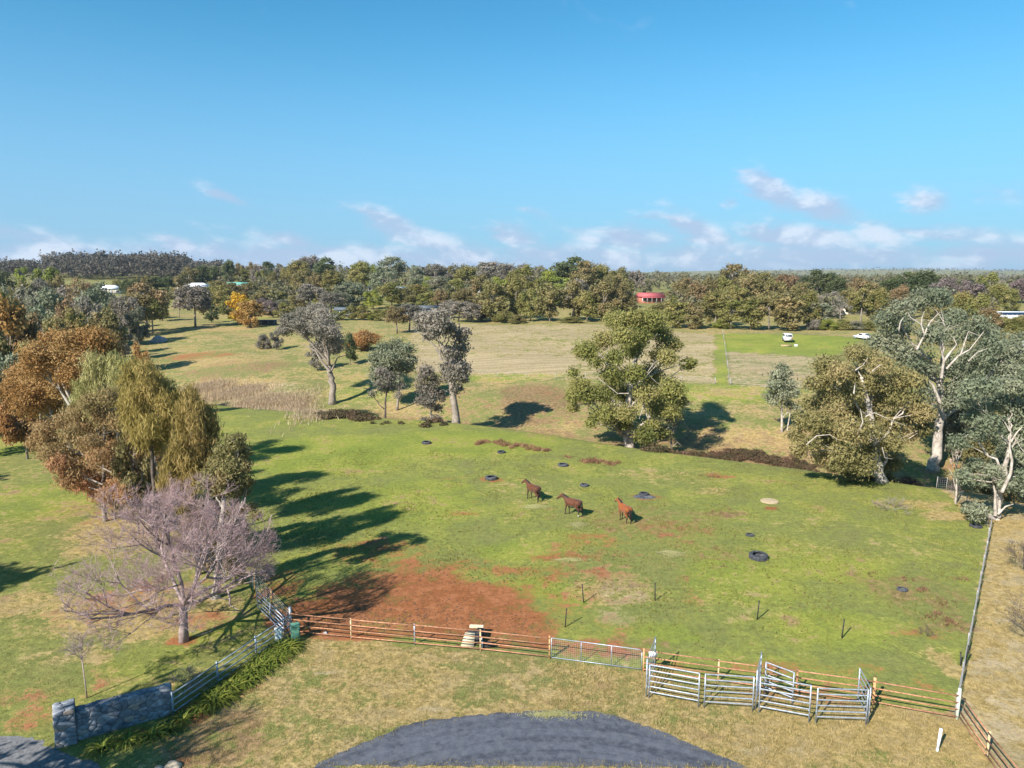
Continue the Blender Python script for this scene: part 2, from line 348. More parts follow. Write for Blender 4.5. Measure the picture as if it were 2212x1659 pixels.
def build_ground():
    ys = list(np.arange(-40, 72, .5)); y = ys[-1]; st = .5
    while y < 9500: st = max(.5, (y - 40) * .018); y += st; ys.append(y)
    ys = np.array(ys); s = np.linspace(-1, 1, 391)
    Y = np.repeat(ys[:, None], len(s), 1); X = s[None] * (72 + 1.05 * np.maximum(ys, 0))[:, None]
    Z = Hn(X, Y)
    nr, nc = X.shape
    i = np.arange(nr - 1)[:, None] * nc; j = np.arange(nc - 1)[None]
    Q = np.stack([i + j, i + j + 1, i + nc + j + 1, i + nc + j], -1).reshape(-1, 4)
    D = Y - crest(X)
    L = {k: np.zeros(X.shape) for k in ('soil', 'dry', 'brown', 'lush', 'pale', 'tall')}
    def put(k, m, v): L[k] = np.maximum(L[k], m * v)
    # regions
    yf = np.interp(X, line_x, line_y)
    lfx = np.array([(p.x, p.y) for p in LF]); 
    left_line = np.interp(Y, [LF[0].y, FR[0].y, BK1.y, BK2.y, BK2.y + 60], [LF[0].x, FR[0].x, BK1.x, BK2.x, BK2.x - 22])
    right_line = np.interp(Y, [DOWN2.y, CORNER_E.y, RF[1].y, RF[1].y + 30], [DOWN2.x, CORNER_E.x, RF[1].x, RF[1].x + 8])
    right = (X > right_line) & (D < 6)
    verge = (Y < yf) & (X > np.where(Y < FR[0].y, left_line, -99)) & (X < right_line) & (Y < 60)
    lawn = (X < left_line) & (D < -2)
    pad = ~right & ~verge & ~lawn & (D < 1)
    L['lush'][pad] = .52
    L['dry'][pad] = .20; L['brown'][pad] = .14
    L['dry'][verge] = .62; L['tall'][verge] = 1; L['brown'][verge] = .10
    L['dry'][right] = .95; L['pale'][right] = .42; L['tall'][right] = .6
    L['dry'][lawn] = .34; L['lush'][lawn] = .40; L['brown'][lawn] = .24
    far = D > 1
    L['dry'][far] = .46; L['brown'][far] = .18; L['lush'][far] = .06; L['pale'][far] = .16
    f2 = far & (Y > 300); L['dry'][f2] = .30; L['lush'][f2] = .0; f3 = Y > 900; L['brown'][f3] = .72; L['dry'][f3] = .15; f4 = Y > 3600; L['brown'][f4] = .35; L['dry'][f4] = .3
    # right verge and the strip in front of the yards
    for a in ((1950, 1580, 160, 60, 'dry', .92), (1700, 1600, 200, 40, 'dry', .8), (1190, 1480, 220, 50, 'dry', .58), (1500, 1500, 110, 20, 'lush', .7),
              (800, 1400, 160, 22, 'lush', .4), (1000, 1470, 160, 40, 'lush', .22), (690, 1520, 90, 60, 'lush', .2), (450, 1600, 170, 75, 'brown', .7), (560, 1560, 120, 50, 'brown', .3),
              (330, 1640, 140, 30, 'soil', .35), (520, 1480, 60, 40, 'soil', .62), (420, 1540, 60, 40, 'soil', .7), (300, 1590, 60, 26, 'soil', .6), (600, 1420, 40, 22, 'soil', .5),
              (760, 1640, 90, 26, 'pale', .55), (850, 1580, 80, 14, 'pale', .5), (700, 1455, 26, 5, 'pale', .9), (1320, 1490, 60, 16, 'brown', .55), (1230, 1520, 90, 14, 'brown', .5),
              (1660, 1620, 100, 16, 'pale', .5), (1560, 1590, 80, 16, 'brown', .45), (960, 1530, 120, 12, 'pale', .45),
              # red earth by the gate and the worn tracks
              (700, 1330, 130, 45, 'soil', .95), (850, 1290, 190, 70, 'soil', .95), (1010, 1310, 170, 60, 'soil', .9), (1090, 1350, 130, 45, 'soil', .85), (1180, 1300, 160, 60, 'soil', .42), (1330, 1190, 170, 40, 'soil', .40), (1250, 1240, 160, 24, 'soil', .52), (820, 1190, 160, 30, 'soil', .5), (1360, 1330, 190, 60, 'soil', .36), (1450, 1150, 140, 30, 'soil', .36), (900, 1225, 110, 22, 'soil', .72), (760, 1370, 130, 15, 'soil', .95),
              (600, 1270, 60, 45, 'soil', .6), (1000, 1220, 90, 18, 'soil', .55), (1130, 1235, 110, 16, 'soil', .52), (1230, 1205, 110, 10, 'soil', .6), (1130, 1390, 110, 16, 'soil', .9), (980, 1365, 120, 20, 'soil', .95), (1290, 1400, 120, 22, 'soil', .55),
              (1270, 1160, 60, 12, 'soil', .5), (1060, 1036, 36, 9, 'soil', .7), (1395, 1074, 50, 10, 'soil', .7), (960, 1033, 40, 6, 'soil', .5), (1000, 1110, 60, 5, 'soil', .45), (1030, 1085, 16, 4, 'soil', .7), (1455, 1250, 60, 12, 'soil', .42),
              (1490, 1290, 30, 30, 'soil', .46), (1665, 1098, 22, 4, 'soil', 1.0), (1545, 1028, 50, 8, 'soil', .55), (2010, 1370, 90, 14, 'soil', .5), (1660, 1440, 120, 20, 'soil', .45), (1980, 1480, 90, 20, 'soil', .45),(1800, 1500, 260, 24, 'soil', .5), (1450, 1450, 80, 26, 'soil', .5),
              (1420, 1130, 190, 50, 'brown', .50), (1500, 1190, 150, 40, 'brown', .42), (1360, 1230, 190, 60, 'brown', .52), (1320, 1270, 120, 60, 'dry', .6), (1560, 1300, 160, 60, 'dry', .35), (1250, 1110, 120, 30, 'brown', .36), (1150, 1060, 150, 40, 'dry', .34), (1440, 1030, 150, 26, 'dry', .4), (1350, 1290, 70, 60, 'pale', .5), (1330, 1330, 60, 30, 'pale', .5), (1380, 1400, 110, 30, 'brown', .5),
              (2000, 1290, 130, 60, 'brown', .55), (2040, 1340, 90, 40, 'brown', .6), (1880, 1250, 90, 20, 'brown', .35), (1560, 1110, 60, 10, 'brown', .5), (1540, 1060, 60, 10, 'dry', .55), (1990, 1090, 90, 14, 'dry', .55), (2050, 1115, 70, 12, 'dry', .8), (1500, 1140, 200, 16, 'brown', .35),
              (1750, 1150, 200, 60, 'dry', .3), (2060, 1450, 40, 60, 'dry', .7), (1900, 1180, 200, 30, 'dry', .33), (1860, 1440, 160, 30, 'soil', .4),
              (700, 985, 240, 50, 'lush', .95), (1000, 960, 260, 36, 'lush', .85), (900, 1090, 190, 70, 'lush', .75), (1100, 1190, 90, 26, 'lush', .8), (1150, 1270, 120, 30, 'lush', .8), (1600, 1260, 160, 70, 'lush', .8), (1800, 1360, 160, 60, 'lush', .75), (1800, 1230, 160, 40, 'lush', .75), (1250, 1290, 60, 26, 'lush', .85), (1440, 1370, 90, 30, 'lush', .8),
              # garden lawn on the left
              (300, 1330, 230, 70, 'dry', .72), (330, 1290, 150, 50, 'soil', .50), (420, 1340, 90, 40, 'soil', .42), (160, 1340, 120, 30, 'soil', .34), (110, 1490, 140, 60, 'soil', .36), (240, 1150, 130, 60, 'dry', .75), (250, 1110, 70, 40, 'soil', .34), (395, 1385, 40, 14, 'soil', .85), (60, 1480, 150, 60, 'brown', .4), (150, 1420, 120, 30, 'dry', .6), (60, 1310, 120, 40, 'dry', .6), (80, 1560, 110, 40, 'soil', .42),
              (90, 1080, 160, 60, 'lush', .75), (60, 1190, 130, 40, 'lush', .55), (40, 960, 90, 40, 'lush', .9), (480, 1370, 70, 40, 'lush', .9), (330, 1430, 120, 50, 'lush', .6), (540, 1330, 60, 40, 'lush', .5),
              # far bank of the creek
              (1170, 880, 100, 55, 'brown', .85), (1120, 850, 50, 20, 'brown', .75), (1210, 850, 60, 30, 'soil', .34), (1580, 930, 150, 34, 'brown', .42), (1560, 950, 130, 30, 'dry', .85), (900, 880, 130, 30, 'dry', .62), (1180, 930, 110, 16, 'brown', .5), (1600, 890, 180, 26, 'dry', .55), (1720, 950, 80, 40, 'dry', .75),
              (620, 850, 110, 30, 'lush', .3), (790, 830, 100, 30, 'lush', .42), (1090, 815, 150, 11, 'lush', .9), (1600, 850, 140, 28, 'lush', .9), (1500, 850, 70, 24, 'lush', .85), (790, 850, 110, 26, 'lush', .6), (660, 805, 100, 14, 'lush', .3), (1650, 900, 60, 10, 'pale', .3),
              (500, 800, 130, 24, 'brown', .5), (560, 815, 120, 14, 'soil', .2), (430, 770, 100, 10, 'soil', .6), (600, 790, 60, 8, 'brown', .6), (480, 780, 140, 14, 'dry', .75), (520, 840, 110, 24, 'dry', .9), (540, 850, 130, 26, 'pale', .6), (900, 890, 120, 22, 'pale', .35), (1150, 900, 120, 40, 'dry', .7), (600, 875, 70, 14, 'brown', .45),
              (400, 735, 130, 14, 'dry', .55), (480, 710, 90, 6, 'dry', .8), (560, 760, 90, 12, 'dry', .5), (640, 735, 90, 12, 'lush', .2), (380, 755, 80, 5, 'lush', .4), (430, 716, 120, 4, 'lush', .3),
              (330, 650, 40, 8, 'dry', .3), (300, 690, 60, 8, 'lush', .3), (540, 686, 60, 5, 'lush', .95), (770, 760, 60, 10, 'lush', .4), (2090, 1040, 50, 40, 'brown', .6), (2080, 1010, 60, 30, 'soil', .4), (2130, 1090, 50, 20, 'dry', .8)):
        put(a[4], ell(X, Y, *a[:4]), a[5])
    def quad(pts): return in_poly(X, Y, [(at(*p).x, at(*p).y) for p in pts])
    q = quad(((900, 803), (1250, 806), (1545, 830), (1545, 722), (1440, 716), (1290, 702), (1000, 700), (880, 702))); L['pale'][q] = .58; L['dry'][q] = .66; L['lush'][q] = 0.1; L['brown'][q] = 0
    q = quad(((905, 800), (1250, 802), (1240, 770), (905, 770))); L['pale'][q] = .85; L['dry'][q] = .95
    q = quad(((1545, 830), (1574, 831), (1560, 722), (1543, 722))); L['lush'][q] = .7; L['dry'][q] = .2; L['pale'][q] = 0
    q = quad(((1574, 831), (1740, 840), (1800, 770), (1566, 756))); L['pale'][q] = .62; L['dry'][q] = .5; L['lush'][q] = 0.1
    q = quad(((1566, 758), (1800, 772), (1870, 730), (1560, 722))); L['lush'][q] = .9; L['dry'][q] = .1; L['pale'][q] = 0
    # creek bed damp and weedy
    put('brown', sm(9, 15, D) * (1 - sm(24, 40, D)) * sm(-30, -8, X) * (1 - sm(60, 80, X)), .46)
    bed = sm(2, 7, D) * (1 - sm(14, 20, D)); put('brown', bed, .55)
    put('dry', sm(.5, 2, D) * (1 - sm(10, 22, D)), .7)
    A = np.stack([L['soil'], L['dry'], L['brown'], np.ones(X.shape)], -1); B = np.stack([L['lush'], L['pale'], L['tall'], np.ones(X.shape)], -1)
    V = np.stack([X, Y, Z], -1)
    me = np_mesh('ground', V, Q, ground_mat(), smooth=True, attrs={'cover': A, 'growth': B})
    o = mobj('ground', me); tag(o, kind='structure'); o['label'] = 'grassy paddocks falling to a creek and rising to wooded hills'
    return o

def ground_mat():
    m = bpy.data.materials.new('pasture and red earth'); m.use_nodes = True; T = NT(m.node_tree)
    out = T.n('ShaderNodeOutputMaterial'); b = T.n('ShaderNodeBsdfPrincipled'); T.l(b.outputs[0], out.inputs[0])
    geo = T.n('ShaderNodeNewGeometry'); P = geo.outputs['Position']
    a1 = T.n('ShaderNodeAttribute', attribute_name='cover'); a2 = T.n('ShaderNodeAttribute', attribute_name='growth')
    s1 = T.n('ShaderNodeSeparateColor'); T.l(a1.outputs['Color'], s1.inputs[0]); s2 = T.n('ShaderNodeSeparateColor'); T.l(a2.outputs['Color'], s2.inputs[0])
    big = T.noise(P, .16, 6, .62, .3); mid = T.noise(P, .75, 6, .66, .4); sml = T.noise(P, 2.3, 5, .68, .3); fine = T.noise(P, 6.0, 5, .72); big2 = T.noise(P, .05, 5, .6)
    tiny = T.noise(P, 17, 3, .7)
    def thr(mask, k1=1.5, k2=1.6, k3=1.5, lo=.34, hi=.68):
        v = T.math('ADD', mask, T.math('MULTIPLY', T.math('SUBTRACT', big, .5), k1))
        v = T.math('ADD', v, T.math('MULTIPLY', T.math('SUBTRACT', mid, .5), k2))
        v = T.math('ADD', v, T.math('MULTIPLY', T.math('SUBTRACT', T.math('MULTIPLY', T.math('ADD', sml, fine), .5), .5), k3))
        return T.sstep(v, lo, hi)
    grass = T.mix(T.sstep(mid, .36, .64), (.158, .172, .050), (.210, .194, .072))
    grass = T.mix(T.math('MULTIPLY', T.sstep(big2, .42, .60), .7), grass, (.176, .170, .062))
    lush = T.mix(T.sstep(big, .38, .62), (.172, .207, .038), (.234, .245, .047))
    c = T.mix(thr(s2.outputs[0], 1.6, 1.6, 1.3, .1, .9), grass, lush)
    dry = T.mix(T.sstep(sml, .25, .75), (.265, .186, .072), (.430, .302, .132))
    dry = T.mix(T.math('MULTIPLY', T.sstep(mid, .45, .65), .6), dry, (.340, .262, .148))
    c = T.mix(T.math('MULTIPLY', thr(s1.outputs[1]), .86), c, dry)
    mp = T.n('ShaderNodeMapping'); mp.inputs['Scale'].default_value = (.05, .9, 1); mp.inputs['Rotation'].default_value = (0, 0, R(4)); T.l(P, mp.inputs['Vector']); rows = T.noise(mp.outputs[0], .8, 5, .6)
    pale = T.mix(T.sstep(rows, .40, .60), (.265, .215, .125), (.385, .305, .190))
    c = T.mix(T.math('MULTIPLY', thr(s2.outputs[1], 1.2, 1.4, 1.2), .8), c, pale)
    brown = T.mix(T.sstep(sml, .38, .62), (.140, .085, .046), (.250, .155, .085))
    c = T.mix(T.math('MULTIPLY', thr(s1.outputs[2], 1.6, 1.8, 1.8, .36, .76), .78), c, brown)
    soil = T.mix(T.sstep(mid, .36, .64), (.232, .074, .030), (.305, .112, .052))
    soil = T.mix(T.math('MULTIPLY', T.sstep(sml, .50, .70), .55), soil, (.300, .142, .070))
    soil = T.mix(T.sstep(tiny, .60, .72), soil, (.150, .060, .026))
    c = T.mix(T.math('MULTIPLY', thr(s1.outputs[0], 1.3, 1.6, 1.5, .34, .86), .93), c, soil)
    hs = T.n('ShaderNodeHueSaturation'); T.l(c, hs.inputs['Color'])
    val = T.math('ADD', T.math('MULTIPLY', T.sstep(sml, .3, .7), .34), T.math('ADD', T.math('MULTIPLY', T.sstep(fine, .3, .7), .32), T.math('MULTIPLY', T.sstep(tiny, .3, .7), .30)))
    T.l(T.math('ADD', val, .53), hs.inputs['Value'])
    T.l(hs.outputs[0], b.inputs['Base Color']); b.inputs['Roughness'].default_value = .95; b.inputs['Specular IOR Level'].default_value = .08
    bp = T.n('ShaderNodeBump'); bp.inputs['Distance'].default_value = .10; bp.inputs['Strength'].default_value = .6
    T.l(T.math('ADD', fine, T.math('MULTIPLY', tiny, .6)), bp.inputs['Height']); T.l(bp.outputs[0], b.inputs['Normal'])
    return m
build_ground()

# road and drive: sheets just above the ground with a ragged edge
def ragged(poly, amp, step, seed):
    rr = random.Random(seed); o = []
    for k in range(len(poly)):
        a = Vector(poly[k][:2]); b = Vector(poly[(k + 1) % len(poly)][:2]); n = max(1, int((b - a).length / step))
        for i in range(n):
            p = a.lerp(b, i / n); o.append((p.x + rr.gauss(0, amp), p.y + rr.gauss(0, amp)))
    return o
def sheet(name, poly, z, mat, label):
    bm = bmesh.new(); vs = [bm.verts.new((x, y, z)) for x, y in poly]; f = bm.faces.new(vs)
    bmesh.ops.triangulate(bm, faces=[f])
    for q in bm.faces:
        if q.normal.z < 0: q.normal_flip()
    me = bpy.data.meshes.new(name); bm.to_mesh(me); bm.free(); me.materials.append(mat)
    o = mobj(name, me); tag(o, label, kind='structure'); return o
def asphalt_mat():
    m = bpy.data.materials.new('worn asphalt'); m.use_nodes = True; T = NT(m.node_tree)
    out = T.n('ShaderNodeOutputMaterial'); b = T.n('ShaderNodeBsdfPrincipled'); T.l(b.outputs[0], out.inputs[0])
    geo = T.n('ShaderNodeNewGeometry'); P = geo.outputs['Position']; sp = T.n('ShaderNodeSeparateXYZ'); T.l(P, sp.inputs[0])
    # tyre arcs round the turning circle
    dx = T.math('SUBTRACT', sp.outputs[0], 1.6); dy = T.math('SUBTRACT', sp.outputs[1], 14.5)
    rad = T.math('SQRT', T.math('ADD', T.math('MULTIPLY', dx, dx), T.math('MULTIPLY', dy, dy)))
    cb = T.n('ShaderNodeCombineXYZ'); T.put(cb, 0, T.math('MULTIPLY', rad, 1.0)); T.put(cb, 1, T.math('MULTIPLY', T.math('ARCTAN2', dy, dx), .6))
    streak = T.noise(cb.outputs[0], 2.2, 5, .65)
    agg = T.noise(P, 26, 4, .75); pat = T.noise(P, .7, 6, .7, .6); blot = T.noise(P, 2.6, 5, .7)
    c = T.mix(T.sstep(agg, .3, .72), (.046, .050, .066), (.108, .114, .140))
    c = T.mix(T.math('MULTIPLY', T.sstep(streak, .44, .60), .75), c, (.030, .033, .046))
    c = T.mix(T.math('MULTIPLY', T.sstep(pat, .54, .66), .75), c, (.026, .029, .042))
    c = T.mix(T.math('MULTIPLY', T.sstep(T.noise(P, .5, 6, .7, 1.), .58, .74), .35), c, (.16, .135, .10))
    c = T.mix(T.math('MULTIPLY', T.sstep(blot, .40, .64), .5), c, (.135, .140, .160))
    c = T.mix(T.math('MULTIPLY', T.sstep(T.noise(P, 9, 4, .7), .6, .72), .6), c, (.04, .043, .052))
    T.l(c, b.inputs['Base Color']); b.inputs['Roughness'].default_value = .8
    bp = T.n('ShaderNodeBump'); bp.inputs['Distance'].default_value = .015; T.l(agg, bp.inputs['Height']); T.l(bp.outputs[0], b.inputs['Normal'])
    return m
ASPH = asphalt_mat()
rp = [at(*p) for p in ((683, 1653), (735, 1624), (794, 1601), (850, 1576), (905, 1558), (989, 1546), (1037, 1543), (1100, 1539), (1150, 1536), (1210, 1536), (1276, 1536), (1340, 1548), (1412, 1573), (1460, 1592), (1509, 1615), (1560, 1634), (1620, 1659))]
road_poly = ragged([(p.x, p.y) for p in rp], .05, .22, 3)[:-1]
road_poly = [q for q in road_poly if q[1] > min(rp[0].y, rp[-1].y) - .4]
road_poly += [(13.2, 22), (13.5, 14), (11, 6), (9, -38), (-2, -38), (-5, 6), (-9.5, 14), (-9.4, 21)]
sheet('road', road_poly, .006, ASPH, 'grey asphalt turning circle at the end of the road')
dp = [at(*p) for p in ((-160, 1580), (-60, 1588), (30, 1590), (80, 1598), (110, 1612), (150, 1634), (205, 1645), (232, 1668))]
drive_poly = ragged([(p.x, p.y) for p in dp], .06, .3, 5)
drive_poly = drive_poly[:-int(max(1, (dp[0] - dp[-1]).length / .3))] + [(dp[-1].x, dp[-1].y), (-13.5, 22), (-12, 14), (-9.0, 9), (-8.0, 3), (-26, 3), (-30, 20)]
sheet('driveway', drive_poly, .004, surf('pale gravel drive', (.10, .10, .105), (.20, .20, .205), 7, .9, bump=.02, bscale=40), 'pale grey driveway entrance beside the stone wall')

# ------------------------------------------------------------------ trees
def leaves(rng, C, Rr, size, aspect, cover=1.0, hang=0.0, out=.75, flat=.8, nmax=3000, tint_c=None, shell=.28):
    """leaf sprays spread through clumps: C centres, Rr radii"""
    Vs = []; Ts = []; C = np.asarray(C, float); Rr = np.asarray(Rr, float)
    area = .5 * size * size * aspect
    for k in range(len(C)):
        n = int(min(nmax, cover * 4 * math.pi * Rr[k] ** 2 * .8 / area)); n = max(n, 14)
        d = rng.normal(size=(n, 3)); d /= np.linalg.norm(d, axis=1, keepdims=True)
        rad = rng.random(n) ** (shell * 1.25) * (1 + .26 * rng.normal(size=n) * (rng.random(n) < .6))
        # knobbly outline
        ph = rng.random(3) * 6.3
        rad *= 1 + .20 * np.sin(4 * d[:, 0] + ph[0]) * np.sin(4 * d[:, 1] + ph[1]) + .14 * np.sin(7 * d[:, 2] + ph[2])
        p = C[k] + Rr[k] * d * rad[:, None] * np.array([1, 1, flat])
        nrm = d * out + rng.normal(size=(n, 3)) * .55 + np.array([0, 0, .25]); nrm /= np.linalg.norm(nrm, axis=1, keepdims=True)
        a = rng.normal(size=(n, 3)); a[:, 2] -= hang * 3
        a -= nrm * np.sum(a * nrm, 1, keepdims=True) * (1 - min(.85, hang)); a /= np.linalg.norm(a, axis=1, keepdims=True) + 1e-9
        b = np.cross(nrm, a); b /= np.linalg.norm(b, axis=1, keepdims=True) + 1e-9
        L = size * (.6 + .8 * rng.random(n))[:, None]; w = L * aspect
        Vs.append(np.stack([p - a * L * .5, p + b * w * .5, p + a * L * .5, p - b * w * .5], 1).reshape(-1, 3))
        base = (rng.random() if tint_c is None else tint_c[k])
        Ts.append(np.repeat(np.clip(.62 * base + .19 + .38 * (rng.random(n) - .5), 0, 1), 4))
    V = np.vstack(Vs); return V, np.arange(len(V)).reshape(-1, 4), np.concatenate(Ts)

def bez(a, b, c, n): 
    t = np.linspace(0, 1, n)[:, None]; a, b, c = (np.asarray(q, float) for q in (a, b, c))
    return (1 - t) ** 2 * a + 2 * t * (1 - t) * b + t * t * c
def wood(rng, path, r0, r1, C, Rr, nl=5, limb=.5, sides=7, twig=.028, low=.3):
    """trunk, limbs and branches that carry the clumps"""
    mb = MB(); P = np.asarray([tuple(p) for p in path], float)
    # smooth trunk
    t = np.linspace(0, len(P) - 1, 4 * (len(P) - 1) + 1); Pi = np.stack([np.interp(t, np.arange(len(P)), P[:, k]) for k in range(3)], 1)
    for _ in range(2): Pi[1:-1] = (Pi[:-2] + 2 * Pi[1:-1] + Pi[2:]) / 4
    rr = np.linspace(r0, r1, len(Pi)); rr[0] *= 1.35; rr[1] *= 1.08
    Pi[1:-1] += rng.normal(size=Pi[1:-1].shape) * r0 * .12
    mb.tube(Pi, rr, sides + 2)
    C = np.asarray(C, float); n = len(C)
    if n == 0: return mb
    k = min(nl, n); cen = C[rng.choice(n, k, replace=False)]
    for _ in range(6):
        g = np.argmin(((C[:, None] - cen[None]) ** 2).sum(-1), 1)
        cen = np.stack([C[g == q].mean(0) if (g == q).any() else cen[q] for q in range(k)])
    zb, zt = Pi[0, 2], Pi[-1, 2]
    for q in range(k):
        idx = np.where(g == q)[0]
        if not len(idx): continue
        e = cen[q]; hd = np.linalg.norm(e[:2] - Pi[-1, :2])
        zs = np.clip(e[2] - hd * .9 - .3, zb + low * (zt - zb), zt)
        s = Pi[np.argmin(abs(Pi[:, 2] - zs))]
        midp = s * .5 + e * .5 + np.array([0, 0, -.06 * hd]) + rng.normal(size=3) * .07 * np.linalg.norm(e - s)
        B = bez(s, midp, e, 8); B[1:-1] += rng.normal(size=(6, 3)) * .025 * np.linalg.norm(e - s)
        fr = (zs - zb) / max(zt - zb, .1); rs = (r0 + (r1 - r0) * fr) * limb; re = max(twig * 1.5, rs * .35)
        mb.tube(B, np.linspace(rs, re, 8), sides, cap=False)
        for i in idx:
            f = rng.integers(3, 8); s2 = B[f]; e2 = C[i]; Lb = np.linalg.norm(e2 - s2)
            m2 = s2 * .5 + e2 * .5 + np.array([0, 0, .08 * Lb]) + rng.normal(size=3) * .1 * Lb
            mb.tube(bez(s2, m2, e2, 5), np.linspace(max(twig, rs * (1 - f / 11) * .6), twig * .7, 5), 5, cap=False)
            for _ in range(3):
                d = rng.normal(size=3); d /= np.linalg.norm(d); d[2] = abs(d[2]) * .7
                mb.tube([e2, e2 + d * Rr[i] * .5, e2 + d * Rr[i] * .95 + rng.normal(size=3) * .05], [twig * .7, twig * .5, twig * .3], 3, cap=False)
    return mb

def photo_tree(name, label, base, Y, path, clumps, leaf, bark, r0, r1, fr, size=.24, aspect=.45, depth=.8, hang=.15, cover=1.0, group=None,
               nl=5, seed=1, cat='tree', limb=.5, extra=None, out=.75, flat=.8, shell=.28, twig=.028, bare=None, low=.3, tint=None):
    """a tree standing at bearing/distance; trunk path and clumps given as seen in the photograph, given depth round the trunk"""
    rng = np.random.default_rng(seed)
    P = on(base, Y)
    fx, fy = fr
    pts = [Vector((0, 0, -.15))]
    for q in path:
        w = W3(*fy(q[0], q[1]), Y + (q[2] if len(q) > 2 else 0)); pts.append(w - P)
    C = []; Rr = []; tc = []
    cen = np.mean([fy(c[0], c[1]) for c in clumps], 0)
    wid = max(abs(fy(c[0], c[1])[0] - cen[0]) for c in clumps) + 1e-6
    for c in clumps:
        px, py = fy(c[0], c[1]); off = (px - cen[0]) / wid
        room = math.sqrt(max(.08, 1 - off * off)) * wid * scale_at(P) * depth
        reps = 1 + (rng.random() < extra if extra else 0)
        for rep in range(reps):
            dy = rng.uniform(-1, 1) * room * (1 if rep == 0 else 1.1)
            w = W3(px, py, Y + dy); C.append(np.array(w - P)); Rr.append(c[2] * fx * scale_at(P) * (.92 + .2 * rng.random())); tc.append(rng.random() if tint is None else tint(px, py, rng))
    o = empty(name, P, label, cat, group)
    mb = wood(rng, pts, r0, r1, C, Rr, nl, limb, twig=twig, low=low)
    for b in (bare or []):     # naked pale limbs standing clear of the leaves
        bp = [np.array(W3(*fy(q[0], q[1]), Y + (b[2] if len(b) > 2 else 0)) - P) for q in b[0]]
        mb.tube(bp, np.linspace(b[1], b[1] * .3, len(bp)), 6, cap=False)
    mb.build('trunk', bark, o, smooth=True)
    V, F, t = leaves(rng, C, Rr, size, aspect, cover, hang, out, flat, tint_c=tc, shell=shell)
    mobj('crown', np_mesh('crown', V, F, leaf, t), o)
    return o
# frames in which the tree outlines were read off the photograph
Z1 = (.2777, lambda x, y: (x * .2777, 522.2 + y * .2777))
Z2 = (.2777, lambda x, y: (537.6 + x * .2777, 522.2 + y * .2777))
Z3 = (.2777, lambda x, y: (1075.2 + x * .2777, 522.2 + y * .2777))
Z4 = (.2777, lambda x, y: (1597.4 + x * .2777, 522.2 + y * .2777))
def rr_(pts, r): return [(a, b, r) for a, b in pts]

G_LEFT = 'trees massed on the left beside the garden lawn'
photo_tree('gum_tree', 'bushy gum with pale slanting trunk, nearest the pipe-rail corner, rounded olive-brown crown', 465, 42.0,
    [(1690, 2600), (1715, 2300), (1740, 2000)],
    [(1830, 1557, 78), (1750, 1627, 75), (1880, 1637, 72), (1700, 1727, 80), (1800, 1747, 85), (1895, 1747, 70), (1640, 1807, 70), (1720, 1847, 80), (1850, 1847, 80), (1925, 1867, 55), (1590, 1887, 65), (1800, 1927, 70), (1890, 1940, 60), (1680, 1940, 55), (1960, 2060, 50), (1880, 2080, 60), (1990, 2130, 45)],
    LEAF['brown'], BARK['pale_trunk'], .24, .13, Z1, size=0.218, aspect=.35, hang=.4, seed=11, group=G_LEFT, depth=.9, extra=.6, cover=1.05)
photo_tree('she_oak', 'tall narrow she-oak with drooping yellow-olive foliage, front right of the left-hand group', 428, 45.5,
    [(1540, 2500), (1530, 2200), (1500, 1900), (1490, 1600), (1480, 1300)],
    rr_([(1480, 1215), (1440, 1300), (1520, 1320), (1600, 1350), (1420, 1400), (1520, 1420), (1630, 1430), (1450, 1500), (1560, 1530), (1650, 1520), (1400, 1600), (1500, 1630), (1590, 1640), (1350, 1700), (1450, 1720), (1320, 1800), (1420, 1830), (1500, 1760), (1300, 1890), (1380, 1930), (1460, 1900), (1540, 1830), (1340, 2010), (1440, 2020), (1600, 1740)], 76),
    LEAF['sheoak'], BARK['dark'], .2, .05, Z1, size=0.462, aspect=.11, hang=.8, seed=12, group=G_LEFT, depth=1.0, extra=.8, cover=1.15, flat=1.25, limb=.35, nl=9, low=.5)
photo_tree('she_oak', 'broad she-oak with two rounded olive tops in the middle of the left-hand group', 345, 49.5,
    [(1200, 2200), (1190, 1800), (1170, 1500), (1150, 1100)],
    rr_([(1040, 1000), (1010, 1100), (1130, 1010), (1200, 1080), (1280, 1140), (1050, 1200), (1170, 1190), (1290, 1250), (1230, 1320), (1100, 1320), (1000, 1240), (1330, 1350), (1180, 1430), (1050, 1420), (1290, 1460), (1100, 1530), (1210, 1560), (1000, 1340), (1350, 1230)], 78),
    LEAF['sheoak'], BARK['dark'], .2, .05, Z1, size=0.420, aspect=.13, hang=.75, seed=13, group=G_LEFT, depth=1.0, extra=.8, cover=1.15, flat=1.2, limb=.35, nl=9, low=.5)
photo_tree('she_oak', 'pale feathery she-oak at the back of the left-hand group, below the orange gum', 228, 56,
    [(800, 2000), (810, 1600), (810, 1300), (800, 1000)],
    rr_([(720, 940), (800, 990), (880, 950), (700, 1080), (650, 1160), (820, 1090), (900, 1050), (760, 1180), (880, 1170), (950, 1130), (620, 1260), (720, 1300), (960, 980), (830, 1280)], 70),
    LEAF['paleoak'], BARK['grey'], .18, .05, Z1, size=0.420, aspect=.12, hang=.7, seed=14, group=G_LEFT, depth=1.0, extra=.7, cover=1.0, flat=1.2, limb=.35, nl=8, low=.5)
